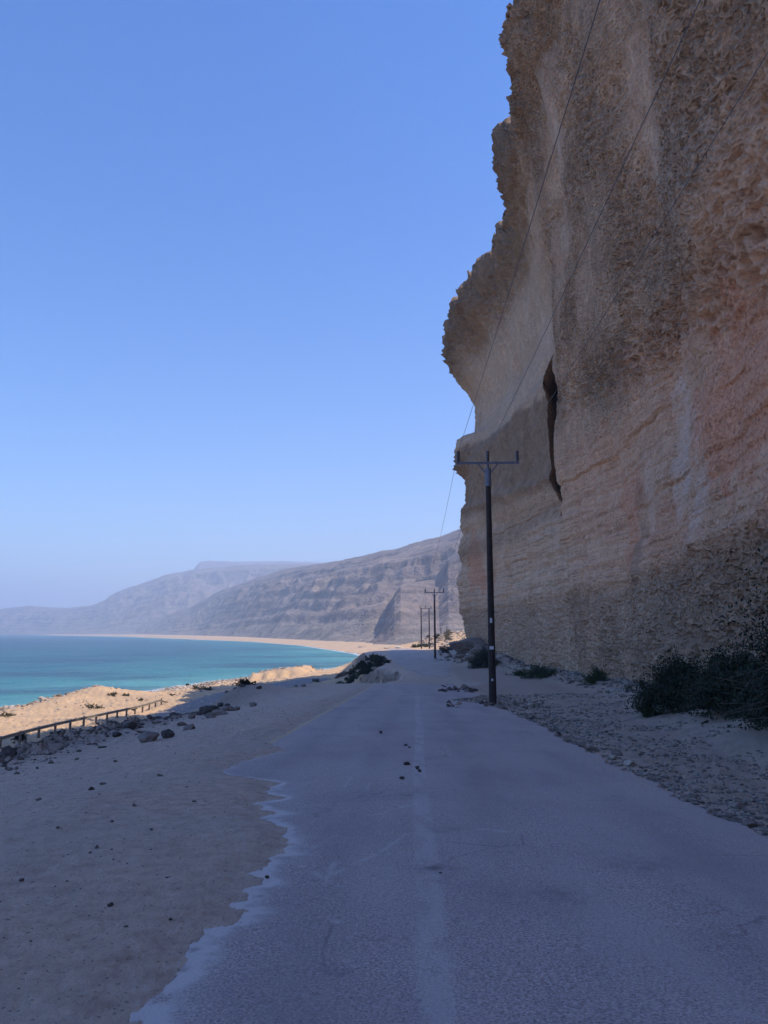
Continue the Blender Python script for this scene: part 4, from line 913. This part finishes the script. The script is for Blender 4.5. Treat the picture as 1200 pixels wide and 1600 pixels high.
x_, y_, z_ = G(928, 1070); shrub((x_ + .2, y_, z_), (1.0, .8, 1.1), lf_green, 'upright green bush alone at the cliff foot between two bush clumps', 5000, 50, .045, seed=5, name='bush', cat='bush')
x_, y_, z_ = G(758, 1043); shrub((x_, y_, z_), (2.0, 1.6, 2.2), lf_dark, 'dark bush under the cliff seen behind the near pole', 7000, 70, .07, seed=6, name='bush', cat='bush')
x_, y_, z_ = G(744, 1040); shrub((x_, y_, z_), (1.2, 1.0, 1.0), lf_dark, 'small dark bush at the roadside left of the near pole', 3000, 40, .06, seed=16, name='bush', cat='bush')
x_, y_, z_ = G(690, 1020); shrub((x_ + .6, y_, z_), (1.3, 1.0, 1.2), lf_dark, 'dark bush just right of the foot of the second pole', 3000, 40, .07, seed=17, name='bush', cat='bush')
# headland slope
hd = [(-1.8, 92, 1.6), (-3.2, 97, 1.7), (-4.6, 93, 1.4), (-1.0, 100, 1.6), (-2.6, 104, 1.6), (-4.8, 101, 1.5), (-5.8, 97, 1.2), (-.8, 88, 1.2), (-3.2, 88, 1.3), (-1.8, 110, 1.4), (-3.8, 110, 1.3), (.0, 94, 1.2), (-6.2, 91, 1.0), (-.3, 107, 1.1)] + [(-6.8 + 6.6 * ((i * 37) % 17) / 17, 86 + 28 * ((i * 53) % 23) / 23, 1.0 + .5 * ((i * 7) % 5) / 5) for i in range(20)]
for i, (x_, y_, s) in enumerate(hd):
    shrub((x_, y_, tz(x_, y_) - .1), (s, s, s * .62), lf_dark, 'dark scrub clump on the shaded slope of the headland', 2600, 26, .085, 'scrub clumps on the headland slope', 100 + i)
# beach plants
bp = [(177, 1087, .9, .55), (197, 1087, .8, .45), (146, 1108, 1.5, .5), (318, 1078, 1.6, .6), (328, 1078, 1.0, .45), (305, 1077, .9, .5), (270, 1086, .8, .3), (220, 1096, .4, .25), (382, 1071, .8, .4), (494, 1066, 1.3, .7), (293, 1071, .9, .4), (8, 1120, 1.2, .35), (33, 1160, .6, .5), (210, 1110, .35, .3)]
bl = ['olive shrub at the sea edge, left one of two beside the stony hump', 'olive shrub at the sea edge, right one of two beside the stony hump', 'wide brown-green shrub on the flank of the stony hump', 'widest olive shrub on the flat sunlit beach', 'small shrub touching the right side of the widest olive shrub', 'small shrub touching the left side of the widest olive shrub', 'flat low shrub on the beach left of the olive cluster', 'tiny tuft alone on bare sand above the guardrail', 'small dark shrub on the sand before the low bluff', 'green shrub where the low bluff ends near the headland', 'dark shrub on the shore stones above the olive cluster', 'flat green patch plant by the water at the left edge of the view', 'dark tuft growing at the guardrail on the rubble bank', 'tiny dark tuft poking up at the guardrail posts']
for i, (px, py, W, H_) in enumerate(bp):
    shrub(G(px, py), (W, W * .8, H_), lf_olive if i not in (8, 10, 12, 13) else lf_dark, bl[i], 1600, 24, .055, None, 200 + i)
for i in range(11):
    x_ = random.uniform(13, 32); y_ = random.uniform(196, 226); s = random.uniform(.9, 1.8)
    shrub((x_, y_, tz(x_, y_)), (s, s, s * .8), lf_dry if x_ > 17 else lf_olive, 'dry bush on the sunlit slope beyond the cliff', 1100, 22, .10, 'dry bushes on the sunlit slope', 300 + i, 'dry_bush', 'bush')
for i, (px, py) in enumerate([(655, 1011), (648, 1012), (663, 1010), (673, 1009), (668, 1011)]):
    shrub(G(px, py), (1.4, 1.2, .9), lf_green, 'low green bush at the foot of the double pole', 1500, 22, .09, 'green bushes by the double pole', 330 + i)

# ------------------------------------------------------------------ one label per repeat: counted along its row
ONES = ['first', 'second', 'third', 'fourth', 'fifth', 'sixth', 'seventh', 'eighth', 'ninth', 'tenth', 'eleventh', 'twelfth', 'thirteenth', 'fourteenth', 'fifteenth', 'sixteenth', 'seventeenth', 'eighteenth', 'nineteenth']
TENS = ['', '', 'twent', 'thirt', 'fort', 'fift', 'sixt', 'sevent', 'eight', 'ninet']
def ordinal(i):
    if i < 20: return ONES[i - 1]
    return TENS[i // 10] + 'ieth' if i % 10 == 0 else TENS[i // 10] + 'y-' + ONES[i % 10 - 1]
def count_labels(group, key, text):
    L = [o for o in sc.objects if o.get('group') == group and o.parent is None]
    L.sort(key=key)
    med = sorted(o.scale[0] for o in L)[len(L) // 2]
    for i, o in enumerate(L):
        o['label'] = text.format(n=ordinal(i + 1), size='larger' if o.scale[0] > med else 'smaller')
near_ = lambda o: o.location.y
leftr = lambda o: o.location.x / o.location.y
count_labels('rocks on the rubble bank', near_, '{size} dark rock on the left rubble bank, {n} counted from the near end')
count_labels('rocks on the low mound', leftr, '{size} dark rock on the low mound above the beach, {n} from its left')
count_labels('stones along the right asphalt edge', near_, '{size} stone along the crumbling right asphalt edge, {n} from the near end')
count_labels('stones round the near pole', leftr, '{size} stone in the gravel round the near pole, {n} from the left')
count_labels('broken asphalt lumps', leftr, '{size} broken asphalt lump in the wash-out across the road, {n} from the left')
count_labels('debris rocks below the cliff nose', leftr, '{size} rock in the debris below the cliff nose, {n} from the left')
count_labels('pebbles on the sand', near_, '{size} pebble on the sand left of the asphalt, {n} from the near side')
count_labels('loose stones on the asphalt', near_, '{size} loose dark stone on the asphalt near its centre line, {n} nearest')
count_labels('small stones below the dark boulders', leftr, '{size} stone by the dark boulders of the lower road, {n} from the left')
count_labels('scrub clumps on the headland slope', near_, 'dark scrub clump on the shaded headland slope, {n} from the near side')
count_labels('dry bushes on the sunlit slope', leftr, 'bush on the sunlit slope beyond the cliff, {n} from the left')
count_labels('green bushes by the double pole', leftr, 'low green bush at the foot of the double pole, {n} from the left')
